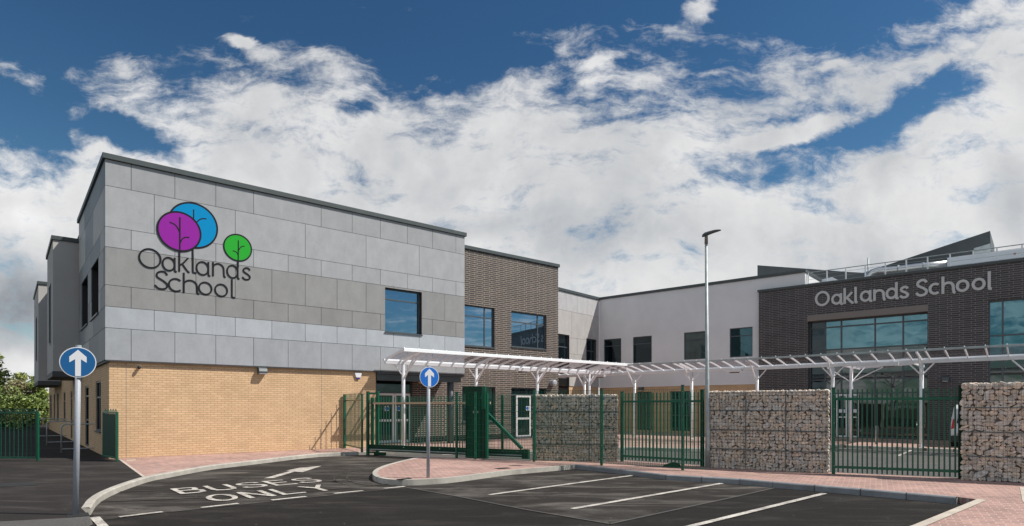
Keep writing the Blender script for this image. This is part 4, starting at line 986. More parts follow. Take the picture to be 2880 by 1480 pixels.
# ------------------------------------------------------------------ fittings on the walls
t = thing('security_camera', 'small white dome camera high on buff brick near the left corner', 'camera', M.W @ Matrix.Translation((M.x(390, 0), 0, M.z(390, 1034, 0))))
MB().tube([(0, 0, 0), (0, -.10, 0)], .045, 14).obj('mount', 'white_paint', t, smooth=True); MB().tube([(0, -.10, 0), (0, -.14, -.01), (0, -.17, -.02)], [.055, .05, .02], 14).obj('lens_dome', 'black', t, smooth=True)
def bulkhead(F, u, v, y, label, s=1., mt='frame_grey', nm='wall_light'):
    W = F.W @ Matrix.Translation((F.x(u, y), y, F.z(u, v, y))); t = thing(nm, label, 'wall light', W, 'wedge shaped lights on the walls')
    b = MB(); b.prism([(0, .12), (-.10, .12), (-.20, .07), (-.24, -.03), (-.24, -.09), (0, -.12)], lambda p: (-.15 * s, p[0] * s, p[1] * s), lambda p: (.15 * s, p[0] * s, p[1] * s)); b.obj('housing', mt, t, bevel=.01)
    MB().box(-.12 * s, .12 * s, -.22 * s, -.02, -.122 * s, -.10 * s).obj('diffuser', 'frame_light', t)
bulkhead(M, 735, 1043, 0, 'grey wedge light on buff brick just under the grey cladding')
bulkhead(WN, 1805, 1094, .06, 'dark wedge light above the far glazed doors on shaded buff brick', 1., 'dark_metal')
bulkhead(WN, 1667, 1095, .06, 'dark wedge light in the inner corner behind the gabion wall', 1., 'dark_metal')
bulkhead(WN, 2660, 1067, EY, 'teal grey wedge light on dark brick right of the entrance glazing', .9, 'frame_grey')
t = thing('alarm_box', 'white alarm box with blue base on the buff brick beside the canopy', 'alarm', M.W @ Matrix.Translation((M.x(1006, 0), 0, M.z(1006, 1057, 0))))
b = MB(); b.prism([(-.13, .12), (.13, .12), (.15, .08), (.09, -.08), (-.09, -.08), (-.15, .08)], lambda p: (p[0], -.07, p[1]), lambda p: (p[0], 0, p[1])); b.obj('cover', 'sign_white', t, bevel=.012)
b = MB(); b.prism([(-.09, -.082), (.09, -.082), (.06, -.13), (-.06, -.13)], lambda p: (p[0], -.065, p[1]), lambda p: (p[0], 0, p[1])); b.obj('strobe', 'alarm_blue', t)
t = thing('round_wall_light', 'round steel drum light on dark brick near its right edge', 'wall light', M.W @ Matrix.Translation((M.x(1552, BY), BY, M.z(1552, 1077, BY))))
MB().tube([(0, 0, 0), (0, -.24, 0)], .16, 22).obj('drum', 'pole_grey', t, smooth=False); MB().tube([(0, -.24, 0), (0, -.27, 0)], [.15, .09], 22).obj('drum_lens', 'pole_grey', t)
t = thing('dome_camera', 'beige dome camera hanging under the overhang behind the second blue sign', 'camera', M.W @ Matrix.Translation((M.x(1182, 1.3), 1.3, M.z(1182, 1070, 1.3))))
MB().tube([(0, 0, .55), (0, 0, .1)], .02, 8).obj('stem', 'lintel', t); MB().tube([(0, 0, .1), (0, 0, .04), (0, 0, -.08), (0, 0, -.15)], [.06, .14, .13, .04], 16).obj('dome', 'timber', t, smooth=True)
t = thing('slim_post', 'slim steel post standing against dark brick under the overhang', 'post', M.W @ Matrix.Translation((M.x(1182.5, 1.2), 1.2, 0)))
MB().tube([(0, 0, 0), (0, 0, 1.05)], .03, 10).obj('tube', 'galv', t, smooth=True); MB().tube([(0, 0, 0), (0, 0, .02)], .07, 12).obj('base_plate', 'galv', t)

# ------------------------------------------------------------------ canopies
def canopy(name, label, F, x0, x1, posts, zr_near, zr_rear, depth, spacing, flip_fascia, skip_post=()):
    """F: frame whose x axis is the post line; near side is y = -depth"""
    t = thing(name, label, 'covered walkway', F.W)
    bz = zr_rear - .05
    MB().box(x0, x1, -.07, .07, bz - .14, bz).obj('rear_beam', 'white_steel', t, F.W, bevel=.006)
    MB().box(x0, x1, .075, .19, bz - .03, bz + .07).obj('gutter', 'white_steel', t, F.W)
    if flip_fascia: MB().box(x0, x1, -depth - .06, -depth + .02, zr_near - .10, zr_near + .035).obj('front_fascia', 'white_paint', t, F.W, bevel=.01)
    else: MB().box(x0, x1, -depth - .04, -depth + .02, zr_near - .045, zr_near + .035).obj('front_rail', 'galv', t, F.W, bevel=.01)
    prof = [(0., 0.), (.25, .30), (.5, .56), (.75, .80), (1., 1.)]
    n = int((x1 - x0) / spacing); 
    pz = lambda s: zr_rear + (zr_near - zr_rear) * (s ** .8)
    rb = MB()
    for i in range(n + 1):
        xx = x0 + .04 + (x1 - x0 - .08) * i / n
        pp = [(xx, .02 - (depth) * s, pz(s) - .03) for s in (0, .25, .5, .75, 1.)]
        r_ = MB()
        for k in range(4): r_.bar(pp[k], pp[k + 1], .042, .075)
        r_.tube([(xx, -depth - .01, zr_near + .0), (xx, -depth - .01, zr_near + .075)], [.03, .015], 8)
        r_.obj('rafter', 'white_paint', t, F.W)
        if i < n:
            xn = x0 + .04 + (x1 - x0 - .08) * (i + 1) / n
    sh = MB()
    for k in range(8):
        s0, s1 = k / 8, (k + 1) / 8
        sh.prism([(x0 + .02, 0), (x1 - .02, 0), (x1 - .02, .006), (x0 + .02, .006)], lambda p, s=s0: (p[0], .02 - depth * s, pz(s) + .012 + p[1]), lambda p, s=s1: (p[0], .02 - depth * s, pz(s) + .012 + p[1]))
    sh.obj('roof_sheet', 'clear_sheet', t, F.W)
    for px in posts:
        p = MB().tube([(px, 0, -.02), (px, 0, bz - .14)], .075, 18).obj('post', 'white_steel', t, F.W, smooth=True)
        MB().box(px - .11, px + .11, -.11, .11, 0, .015).obj('base_plate', 'white_steel', p, F.W)
        for s in (-1, 1): MB().tube([(px, 0, bz - .62), (px + s * .42, 0, bz - .15)], .028, 8).obj('strut', 'white_paint', p, F.W)
        MB().bar((px, -.02, bz - .75), (px, -depth * .62, pz(.62) - .08), .05, .06).obj('strut', 'white_paint', p, F.W)
        a = MB()
        for s0, s1 in ((0, .3), (.3, .65), (.65, 1.)): a.bar((px, -depth * s0, pz(s0) - .07), (px, -depth * s1, pz(s1) - .06), .05, .11)
        a.obj('cantilever_arm', 'white_paint', p, F.W)
    return t
A = math.atan2(.6371, .7708)
PL = Frame(A, 22.2, 1134.5); 
lp = [0] + [PL.x(u) for u in (1339, 1511, 1657)]
lx0 = PL.x(1083); lx1 = lp[-1] + 1.75
canopy('left_canopy', 'white steel canopy with clear roof running along the long school front', PL, lx0, lx1, lp, 3.84, 3.54, 1.46, .62, True)
WR = Frame(math.atan2(-.6528, .7575), 35.3 * .975 * 1.0, 1786)
o_ = Vector((6.63, 33.15, 0)); WR = Frame(math.atan2(-.6528, .7575), origin=o_)
sp = 3.25
canopy('wing_canopy', 'white steel canopy with clear roof crossing in front of the white wing and entrance', WR, -5.05, 18.2, [-sp] + [sp * k for k in range(6)], 3.80, 3.56, 1.42, .60, False)
# link canopy to the entrance doors
LK = WR.W
t = thing('entrance_canopy', 'small white canopy joining the walkway to the entrance doors', 'canopy', WR.W)
lx = 11.0
b = MB(); b.box(lx - 1.1, lx - 1.0, .25, 4.2, 3.42, 3.54); b.obj('side_beam', 'white_steel', t, WR.W); b = MB(); b.box(lx + 1.5, lx + 1.6, .25, 4.2, 3.42, 3.54); b.obj('side_beam', 'white_steel', t, WR.W)
for k in range(5): MB().bar((lx - 1.0, .5 + k * .9, 3.5), (lx + 1.5, .5 + k * .9, 3.62), .05, .07).obj('rafter', 'white_paint', t, WR.W)
b = MB(); b.prism([(lx - 1.08, 3.56), (lx + 1.58, 3.68), (lx + 1.58, 3.686), (lx - 1.08, 3.566)], lambda p: (p[0], .3, p[1]), lambda p: (p[0], 4.2, p[1])); b.obj('roof_sheet', 'clear_sheet', t, WR.W)
q = WR.loc((G(2394, 1232.8)[0], G(2394, 1232.8)[1], 0))
q = (WR.x(2394, 1.9), 1.9)
p_ = MB().tube([(q[0], q[1], 0), (q[0], q[1], 3.42)], .075, 18).obj('post', 'white_steel', t, WR.W, smooth=True)
for sx, sy_ in ((1.4, 0), (-1.0, 0), (.3, 1.2), (.3, -1.2)): MB().tube([(q[0], q[1], 2.75), (q[0] + sx, q[1] + sy_, 3.45)], .022, 8).obj('strut', 'white_paint', p_, WR.W)
# lights hung under the canopies
for F, x in ((PL, lp[1] + 2.6), (WR, 5.5), (WR, .9 - 3.0), (WR, 11.9)):
    lab = {0: 'box light under the left canopy between its second and third posts', 1: 'box light under the wing canopy just right of the lamp post', 2: 'box light under the wing canopy where the two canopies meet', 3: 'box light under the wing canopy before the entrance'}[[(PL, lp[1] + 2.6), (WR, 5.5), (WR, .9 - 3.0), (WR, 11.9)].index((F, x))]
    t = thing('canopy_light', lab, 'light fitting', F.W, 'lights fixed under the canopies')
    MB().box(x - .35, x + .35, -.3, -.08, 3.30, 3.46).obj('housing', 'white_steel', t, F.W, bevel=.01); MB().box(x - .2, x + .2, -.28, -.1, 3.25, 3.298).obj('diffuser', 'lintel', t, F.W)

# ------------------------------------------------------------------ gabion walls
import numpy as np
def ico():
    import bmesh
    bm = bmesh.new(); bmesh.ops.create_icosphere(bm, subdivisions=2, radius=1.0)
    v = np.array([x.co[:] for x in bm.verts]); f = [[q.index for q in p.verts] for p in bm.faces]; bm.free(); return v, f
IV, IF = ico()
def stones(b_v, b_f, b_c, length, height, depth, size, seed):
    r = np.random.RandomState(seed); base = np.array([.66, .575, .49])
    def put(cx, cy, cz, sx, sy_, sz):
        v = IV.copy(); ph = r.rand(3, 3) * 6.28; k = r.uniform(1.1, 2.3, 3)
        d = sum(.13 * np.sin(v @ r.randn(3) * k[i] + ph[i, 0]) for i in range(3)) + r.uniform(-.07, .07, len(v)); v = v * (1 + d)[:, None]
        v = np.sign(v) * np.abs(v) ** .72   # squarish rubble
        a = r.uniform(-.6, .6); c, s = math.cos(a), math.sin(a)
        v = v * [sx, sy_, sz]; x = v[:, 0] * c - v[:, 2] * s; z = v[:, 0] * s + v[:, 2] * c
        n = len(b_v); y = np.maximum(v[:, 1], -.045) + cy
        b_v.extend(np.stack([x + cx, y, z + cz], 1).tolist()); b_f.extend([[i + n for i in f] for f in IF])
        t = base * r.uniform(.82, 1.16) * (1 + np.array([.08, 0, -.08]) * r.uniform(-1, 1.3)); b_c.extend([tuple(t)] * len(IF))
    z = 0.
    while z < height - .02:
        h = size * r.uniform(.75, 1.15); h = min(h, height - z)
        if height - z - h < size * .35: h = height - z
        x = -.02 - r.rand() * size * .4
        while x < length:
            w = h * (r.uniform(.6, 1.3) if r.rand() < .6 else r.uniform(1.2, 2.1)); w = min(w, length + .02 - x) if length - x - w < size * .4 else w
            jz = r.uniform(-.12, .12) * h
            if r.rand() < .22 and h > size * .8:
                hh = h * .5; put(x + w / 2, .055, z + hh / 2, w * .53, .075, hh * .56); put(x + w / 2, .055, z + hh * 1.5, w * .53, .075, hh * .56)
            else: put(x + w / 2, .055 + r.uniform(-.006, .02), z + h / 2 + jz * .5, w * .53, .085, h * .55)
            x += w
        z += h
    # end faces and top
    for xe, dx_ in ((0.05, -1), (length - .05, 1)):
        z = 0
        while z < height - .04:
            h = size * r.uniform(.8, 1.1); y = .08
            while y < depth:
                w = size * r.uniform(.8, 1.4); put(xe, min(y + w / 2, depth - .04), min(z + h / 2, height - .04), .06, w * .54, h * .55); y += w
            z += h
    x = 0
    while x < length:
        w = size * r.uniform(.8, 1.4); y = .1
        while y < depth: put(min(x + w / 2, length - .05), min(y, depth - .04), height - .045, w * .54, size * .55, .06); y += size
        x += w
def gabion(name, label, p0, p1, height, depth, size, seed, rows, cols):
    d = Vector(p1) - Vector(p0); ang = math.atan2(d.y, d.x); L_ = d.length
    W = Matrix.Translation((p0[0], p0[1], 0)) @ Matrix.Rotation(ang, 4, 'Z'); t = thing(name, label, 'gabion wall', W)
    core = MB().box(.08, L_ - .08, .09, depth - .06, 0, height - .09).obj('core', 'lintel', t, W)
    v, f, c = [], [], []; stones(v, f, c, L_, height, depth, size, seed)
    s = MB(); s.v = [tuple(q) for q in v]; s.f = [tuple(q) for q in f]; s.c = [tuple(q) for q in c]
    s.obj('stone_fill', 'stone', t, W, smooth=False, recalc=False, kind='stuff')
    m = MB(); y = -.006; r = .0022
    for i in range(int(L_ / .076) + 1):
        x = min(i * .076, L_); m.box(x - r, x + r, y - r, y + r, 0, height)
    for k in range(int(height / .076) + 1): m.box(0, L_, y - 2.4 * r, y - 1.01 * r, k * .076 - r, k * .076 + r)
    for k in range(1, rows): 
        zz_ = height * k / rows; m.bar((0, y - .004, zz_ + .004), (L_, y - .004, zz_ - .004), .010, .020)
    for k in range(1, cols): m.bar((L_ * k / cols, y - .004, 0), (L_ * k / cols + .01, y - .004, height), .016, .010)
    for k in range(int(height / .1) + 1): m.box(L_ - r, L_ + r, 0, depth, k * .1 - r, k * .1 + r); m.box(-r, r, 0, depth, k * .1 - r, k * .1 + r)
    m.obj('wire_cage', 'frame_grey', t, W)
    return t
gA0 = G(1507.5, 1295.7); gA1 = G(1737, 1298.4); gB0 = G(1990, 1315.0); gB1 = G(2329, 1331.5); gC0 = G(2711, 1350.8); gC1 = gC0 + (G(2880, 1358.6) - gC0).normalized() * 2.6
gA0 = gA0 - (gA1 - gA0).normalized() * .08
gabion('gabion_wall', 'stone filled gabion wall behind the green mesh fence', gA0, gA1, 1.97, .42, .095, 3, 4, 3)
gabion('gabion_wall', 'stone filled gabion wall between the lamp post and the closed right gate', gB0, gB1, 2.02, .42, .098, 5, 4, 3)
gabion('gabion_wall', 'stone filled gabion wall at the far right edge by the red paving', gC0, gC1, 2.12, .42, .12, 9, 4, 2)

# ------------------------------------------------------------------ fences and gates
def fpost(name, parent, p, h, w=.06, mt='green_paint', ang=0.):
    W = Matrix.Translation((p[0], p[1], 0)) @ Matrix.Rotation(ang, 4, 'Z')
    o = MB().box(-w / 2, w / 2, -w / 2, w / 2, 0, h).obj(name, mt, parent, W, bevel=.006)
    MB().box(-w / 2 - .006, w / 2 + .006, -w / 2 - .006, w / 2 + .006, h, h + .02).obj('post_cap', 'black', o, W)
    k = MB()
    for q in range(6): k.tube([(w * .2, -w / 2 - .008, .2 + q * (h - .35) / 5), (w * .2, -w / 2, .2 + q * (h - .35) / 5)], .009, 6)
    k.obj('fixings', 'galv', o, W)
    return o
def mesh_panel(parent, a, b_, h, dx=.05, dz=.2, r=.0032, mt='green_paint', z0=.05):
    d = Vector(b_) - Vector(a); L_ = d.length; ang = math.atan2(d.y, d.x); W = Matrix.Translation((a[0], a[1], 0)) @ Matrix.Rotation(ang, 4, 'Z'); m = MB()
    n = int(L_ / dx)
    for i in range(n + 1): x = L_ * i / n; m.box(x - r, x + r, -r, r, z0, h)
    for k in range(int((h - z0) / dz) + 1):
        z = z0 + .02 + k * dz; m.box(0, L_, r * 1.05, r * 3.4, z - r, z + r); m.box(0, L_, -r * 3.4, -r * 1.05, z - r, z + r)
    return m.obj('mesh_panel', mt, parent, W)
fp = [G(1284, 1288.8), G(1337, 1291.7), G(1502, 1298.5), G(1692, 1309.4), G(1920, 1323)]
hts = [2.08, 2.08, 2.12, 2.10, 2.15]
fang = math.atan2(fp[4].y - fp[2].y, fp[4].x - fp[2].x)
t = thing('mesh_fence', 'green welded mesh fence on square posts in front of the gabion and gate', 'fence')
for p, h in zip(fp, hts): fpost('fence_post', t, p, h, .062, ang=fang)
for i in range(4): mesh_panel(t, fp[i], fp[i + 1], hts[i] - .03)
pe = fp[4] + (fp[4] - fp[3]).normalized() * .55; mesh_panel(t, fp[4], pe, 2.05)
bp = G(1413, 1283.5); t2 = thing('mesh_fence', 'short run of green mesh behind the sliding gate tail', 'fence'); fpost('fence_post', t2, bp, 2.0, .06, ang=fang)
bp2 = bp + Vector((-1.35, .78, 0)); bp3 = bp + Vector((1.7, -.62, 0)); fpost('fence_post', t2, bp3, 2.0, .05, ang=fang); mesh_panel(t2, bp2, bp, 1.98); mesh_panel(t2, bp, bp3, 1.98)
# short vertical-bar fence between the brick wall and the sliding gate
def bar_run(parent, a, b_, n, ztop, z0, rails, w=.022, rw=.045, mt='green_paint', name='bars'):
    a = Vector(a); b_ = Vector(b_); m = MB()
    for i in range(n):
        p = a + (b_ - a) * ((i + .5) / n); m.box(p.x - w / 2, p.x + w / 2, p.y - w / 2, p.y + w / 2, z0, ztop)
    m.obj(name, mt, parent)
    for z in rails: MB().bar((a.x, a.y, z), (b_.x, b_.y, z), rw, rw).obj('rail', mt, parent)
s0 = G(969, 1261.0); s1 = G(1018, 1272.5)
t = thing('bar_fence', 'short green bar fence joining the buff brick wall to the sliding gate', 'fence')
fpost('fence_post', t, s0, 2.09, .09, ang=A); fpost('fence_post', t, s1, 2.06, .07, ang=A)
bar_run(t, s0 + Vector((.03, -.05, 0)), s1, 13, 2.12, .12, (1.86, .14), .021)
# sliding gate
g0 = Vector((-5.12, 21.95, 0)); g1 = Vector((.44, 19.02, 0)); gd = (g1 - g0).normalized(); gang = math.atan2(gd.y, gd.x); GL = (g1 - g0).length
GW = Matrix.Translation(g0) @ Matrix.Rotation(gang, 4, 'Z')
t = thing('sliding_gate', 'long green cantilever sliding gate with vertical bars and tan top rail', 'gate', GW)
xo = 4.32
MB().box(0.06, GL, -.06, .06, ZR + .17, ZR + .40).obj('bottom_beam', 'green_dark', t, GW, bevel=.012)
MB().box(.07, GL - .12, -.068, -.058, ZR + .215, ZR + .245).obj('reflective_strip', 'galv', t, GW)
MB().box(0.02, 5.0, -.03, .03, 1.71, 1.775).obj('top_rail', 'timber', t, GW)
MB().box(.11, .20, -.045, .045, ZR + .40, 1.95).obj('end_stile', 'green_paint', t, GW, bevel=.006)
m = MB(); 
for i in range(35): x = .30 + i * .122; m.box(x - .013, x + .013, -.013, .013, ZR + .40, 1.97 if i % 1 == 0 else 2.)
m.obj('gate_bars', 'green_paint', t, GW)
MB().bar((xo + .12, 0, 1.80), (GL - .15, 0, ZR + .44), .10, .10).obj('diagonal_brace', 'green_paint', t, GW, bevel=.008)
MB().box(xo + .0, xo + .13, -.06, .06, ZR + .4, 2.02).obj('rear_stile', 'green_paint', t, GW, bevel=.008)
MB().box(GL - .12, GL + .1, -.075, .075, ZR + .12, ZR + .42).obj('tail_carriage', 'green_dark', t, GW, bevel=.02)
MB().box(.25, .75, -.05, .05, ZR + .02, ZR + .13).obj('landing_foot', 'green_dark', t, GW, bevel=.02)
b = MB()
for x in (1.6, 3.1, 4.3, 5.5, 6.0): b.tube([(x, -.062, ZR + .34), (x, -.075, ZR + .34)], .018, 8)
b.obj('bolts', 'galv', t, GW)
t = thing('gate_portal', 'green twin post catch frame at the left end of the sliding gate', 'gate frame', GW)
for x, y in ((.0, -.06), (.30, .12)):
    MB().box(x - .045, x + .045, y - .045, y + .045, ZR, 2.17).obj('portal_post', 'green_paint', t, GW, bevel=.006)
MB().bar((.0, -.06, 2.1), (.30, .12, 2.1), .06, .07).obj('portal_head', 'green_paint', t, GW)
MB().bar((.0, -.06, .0), (.30, .12, .0), .06, .06).obj('portal_sill', 'green_dark', t, GW)
# drive cabinet
c0_ = G(1299, 1289.5); cx_, cy_ = 0, 0
CW_ = Matrix.Translation(G(1352, 1290.5)) @ Matrix.Rotation(fang, 4, 'Z')
t = thing('gate_drive_cabinet', 'tall solid green cabinet housing the sliding gate drive', 'cabinet', CW_)
cw = .63
MB().box(-cw, -.02, .02, .32, 0, 2.02).obj('cabinet_body', 'green_dark', t, CW_, bevel=.01)
h_ = MB(); h_.box(-cw - .03, .03, -.01, .36, 2.025, 2.26); h_.obj('cabinet_hood', 'green_dark', t, CW_, bevel=.008)  # hood's shaded front painted darker green; cheek keeps the brighter, sunlit green
MB().box(.035, .16, .0, .05, 1.55, 2.26).obj('hood_cheek', 'green_paint', t, CW_)
for x, y in ((.02, .30), (.10, .22), (.15, .10)): MB().box(x - .03, x + .03, y - .03, y + .03, 0, 2.04).obj('guide_post', 'green_paint', t, CW_, bevel=.005)
MB().box(.035, .09, .05, .20, 0, 1.95).obj('drive_housing', 'black', t, CW_)
MB().box(-.33, -.10, .012, .02, 1.42, 1.49).obj('maker_plate', 'pole_grey', t, CW_)
r_ = MB()
for k in range(9): r_.box(-cw + .04 + k * .065, -cw + .055 + k * .065, .008, .02, .04, 1.98)
r_.obj('cabinet_ribs', 'green_dark', t, CW_)
# two swing gates between the gabions
def bar_gate(label, a, b_, n, zt, zb, ztop, z0):
    a = Vector(a); b_ = Vector(b_); d = (b_ - a).normalized(); t = thing('bar_gate', label, 'gate', Matrix.Translation(a), 'green vertical bar gates between the gabion walls')
    an = math.atan2(d.y, d.x)
    fpost('gate_post', t, a, ztop + .03, .075, ang=an); fpost('gate_post', t, b_, ztop + .05, .085, 'green_dark', an)
    m = MB()
    for i in range(n):
        p = a + (b_ - a) * ((i + 1) / (n + 1)); w = .0155
        W = Matrix.Rotation(an, 4, 'Z'); q = [Vector((sx * w, sy_ * w, 0)) for sx, sy_ in ((-1, -1), (1, -1), (1, 1), (-1, 1))]
        m.prism([(0, 0)] * 0 + [tuple((W @ v + p)[:2]) for v in q], lambda r: (r[0], r[1], z0), lambda r: (r[0], r[1], ztop))
    m.obj('gate_bars', 'green_paint', t, I4)
    for z in (zt, zb): MB().bar((a.x, a.y, z), (b_.x, b_.y, z), .05, .06).obj('rail', 'green_paint', t, I4)
    return t
ga = G(1750, 1297.5); gb = G(1975, 1312)
bar_gate('green bar gate behind the mesh fence, left of the lamp post', ga, gb, 21, 1.77, .16, 2.02, .05)
gc = G(2344, 1333); gdp = G(2702, 1347.5)
bar_gate('wide green bar gate between two gabion walls at right', gc, gdp, 24, 1.80, .17, 2.03, .04)
# low green foot / stop lying at the gate
t = thing('gate_stop', 'low dark green gate stop lying on the paving behind the mesh', 'gate stop')
q = G(1884, 1315); b = MB(); b.prism([(-.22, 0), (.23, 0), (.21, .13), (.08, .15), (-.06, .10), (-.16, .07)], lambda p: (q.x + p[0] * .86, q.y - p[0] * .5, p[1]), lambda p: (q.x + p[0] * .86 + .12, q.y - p[0] * .5 + .2, p[1] * .8)); b.obj('stop_block', 'green_dark', t, bevel=.02)
# left bow-topped gates
def bow_gate(label, a, b_, n, ztop, name='bow_top_gate'):
    a = Vector(a); b_ = Vector(b_); d = (b_ - a); L_ = d.length; an = math.atan2(d.y, d.x); W = Matrix.Translation(a) @ Matrix.Rotation(an, 4, 'Z')
    t = thing(name, label, 'gate', W, 'bow topped green gates of the side drive')
    MB().box(-.03, .03, -.03, .03, 0.0, ztop + .0).obj('hinge_stile', 'green_paint', t, W, bevel=.004); MB().box(L_ - .03, L_ + .03, -.03, .03, .05, ztop).obj('meeting_stile', 'green_paint', t, W, bevel=.004)
    MB().box(.03, L_ - .03, -.022, .022, ztop - .05, ztop).obj('top_rail', 'green_paint', t, W); MB().box(.03, L_ - .03, -.022, .022, .07, .12).obj('bottom_rail', 'green_paint', t, W)
    m = MB()
    for i in range(n): x = L_ * (i + .5) / n; m.tube([(x, 0, .12), (x, 0, ztop - .05)], .0115, 8)
    m.obj('bars', 'green_paint', t, W)
    hp = MB()
    for i in range(0, n - 1, 2):
        xa_ = L_ * (i + .5) / n; xb_ = L_ * (i + 1.5) / n; r = (xb_ - xa_) / 2
        hp.tube([((xa_ + xb_) / 2 + r * math.cos(R(k * 18)), 0, ztop + r * 1.1 * math.sin(R(k * 18))) for k in range(11)], .010, 6)
    hp.obj('bow_tops', 'green_paint', t, W); return t
bow_gate('green bow topped gate leaf standing across the side drive at far left', G(106, 1296.5), G(106, 1296.5) + Vector((-2.9, .1, 0)), 22, 1.47)
o0 = M.p(.05, -1.38); o9 = M.p(-.13, .12); bow_gate('green bow topped gate leaf folded open against the brick corner', o0, o9, 11, 1.47)
t = thing('gate_back_plate', 'solid dark green sheet fixed to the folded gate leaf', 'panel', Matrix.Translation(o0) @ Matrix.Rotation(math.atan2(o9.y - o0.y, o9.x - o0.x), 4, 'Z'))
MB().box(.04, 1.46, .028, .035, .13, 1.40).obj('sheet', 'green_dark', t)

# ------------------------------------------------------------------ blue signs
def arrow_sign(label, base, lean, head_u, zc, rad, yaw, blue, pr=.038):
    W = Matrix.Translation(base); t = thing('arrow_sign', label, 'road sign', W, 'round blue ahead only signs')
    top = Vector(((head_u - CU) / FPX * base.y - base.x, 0, zc + rad * 1.05))
    MB().tube([(0, 0, -.02), tuple(top)], pr, 22).obj('pole', 'pole_grey', t, W, smooth=True); MB().tube([tuple(top), tuple(top + Vector((0, 0, .02)))], pr * 1.05, 22).obj('pole_cap', 'galv', t, W)
    c = Vector((top.x * (zc / top.z), 0, zc)); S = W @ Matrix.Translation(c) @ Matrix.Rotation(yaw, 4, 'Z')
    y0 = -pr - .014
    b = MB(); b.prism(arc(0, 0, rad, rad, 0, 360, 56)[:-1], lambda p: (p[0], y0, p[1]), lambda p: (p[0], y0 + .006, p[1])); o = b.obj('sign_plate', 'sign_white', t, S)
    b = MB(); r = rad * .945; b.prism(arc(0, 0, r, r, 0, 360, 56)[:-1], lambda p: (p[0], y0 - .003, p[1]), lambda p: (p[0], y0 - .0005, p[1])); b.obj('blue_face', blue, o, S)
    k = rad / .225; b = MB(); ar = [(-.035, -.205), (.035, -.205), (.035, .045), (.105, -.005), (.105, .08), (0, .185), (-.105, .08), (-.105, -.005), (-.035, .045)]
    ar = [(x * k, z * k) for x, z in ar]
    quads = [[ar[0], ar[1], ar[2], ar[8]], [ar[8], ar[2], ar[4 - 0], ar[5], ar[6]], [ar[2], ar[3], ar[4]], [ar[8], ar[6], ar[7]]]
    for q_ in quads: b.face([(x, y0 - .0045, z) for x, z in q_])
    b.obj('arrow', 'sign_white', o, S, recalc=False)
    b = MB(); b.box(-.05, .05, y0 + .007, pr + .004, -.012, .012); b.box(-.05, .05, y0 + .007, pr + .004, .10, .124); b.obj('clamp', 'galv', t, S)
arrow_sign('larger nearer blue arrow sign at left on a grey pole in the asphalt footway', G(212.5, 1447.5), 0, 221, 2.27, .226, R(32), 'sign_blue_deep')
arrow_sign('smaller farther blue arrow sign on the brick island before the sliding gate', G(1204, 1344), 0, 1205.5, 2.285, .234, R(30), 'sign_blue')

# ------------------------------------------------------------------ lamp post
LB = G(1990, 1315); t = thing('lamp_post', 'tall galvanised lamp post with dark flat lantern between the gabion walls', 'street lamp', Matrix.Translation(LB))
MB().tube([(0, 0, -.02), (0, 0, 1.55), (-.003, 0, 1.7), (-.035, 0, 5.95)], [.062, .062, .052, .036], 24).obj('column', 'galv', t, smooth=True)
MB().box(-.035, .035, -.066, -.05, .45, 1.05).obj('access_door', 'galv', t, bevel=.005)
tp = Vector((-.035, 0, 5.95))
MB().tube([tuple(tp + Vector((0, 0, -.0))), tuple(tp + Vector((0, 0, .2))), tuple(tp + Vector((.01, 0, .26)))], [.046, .042, .035], 16).obj('spigot', 'lintel', t, smooth=True)
b = MB(); hd = [(-.10, .22, .055, .05), (-.04, .25, .10, .075), (.06, .285, .13, .065), (.18, .325, .14, .05), (.30, .352, .125, .03), (.385, .362, .05, .012)]
n0 = 0
for i, (x, z, wy, hz_) in enumerate(hd):
    for k in range(12):
        a_ = 2 * math.pi * k / 12; b.v.append((tp.x + x, wy * math.cos(a_), tp.z + z + hz_ * .75 * math.sin(a_)))
for i in range(len(hd) - 1):
    for k in range(12): b.f.append((i * 12 + k, i * 12 + (k + 1) % 12, (i + 1) * 12 + (k + 1) % 12, (i + 1) * 12 + k)); b.c.append(None)
b.f.append(tuple(range(12))); b.c.append(None); b.f.append(tuple(range(60, 72))); b.c.append(None)
b.obj('lantern', 'frame_grey', t, smooth=True)

# ------------------------------------------------------------------ bollard, cycle stands
t = thing('bollard', 'slim steel bollard behind the wide right gate', 'bollard', Matrix.Translation(G(2465.6, 1249)))
MB().tube([(0, 0, 0), (0, 0, .78)], .055, 18).obj('bollard_tube', 'steel', t, smooth=True); MB().tube([(0, 0, .78), (0, 0, .80)], [.055, .04], 18).obj('bollard_cap', 'steel', t)
def stand(p, label, w=1.45):
    W = Matrix.Translation(p) @ Matrix.Rotation(A, 4, 'Z'); t = thing('guard_rail', label, 'rail', W, 'bent tube guard rails by the side wall')
    r = .14; pts = [(0, 0, 0), (0, 0, 1.0 - r)] + [(r - r * math.cos(R(k * 22.5)), 0, 1.0 - r + r * math.sin(R(k * 22.5))) for k in range(1, 5)] + [(w - r + r * math.sin(R(k * 22.5)), 0, 1.0 - r + r * math.cos(R(k * 22.5))) for k in range(0, 5)] + [(w, 0, 0)]
    MB().tube(pts, .024, 10).obj('hoop', 'galv', t, W, smooth=True); MB().tube([(0, 0, .12), (w, 0, .12)], .018, 8).obj('lower_rail', 'galv', t, W)
for ub, vb, lb, w in ((172.5, 1273, 'bent tube guard rail by the side wall, nearest the first blue sign', 1.55), (131.5, 1252, 'bent tube guard rail by the side wall, second from the blue sign', 1.6), (108, 1233, 'bent tube guard rail by the side wall, farthest from the blue sign', 1.6)): stand(G(ub, vb), lb, w)

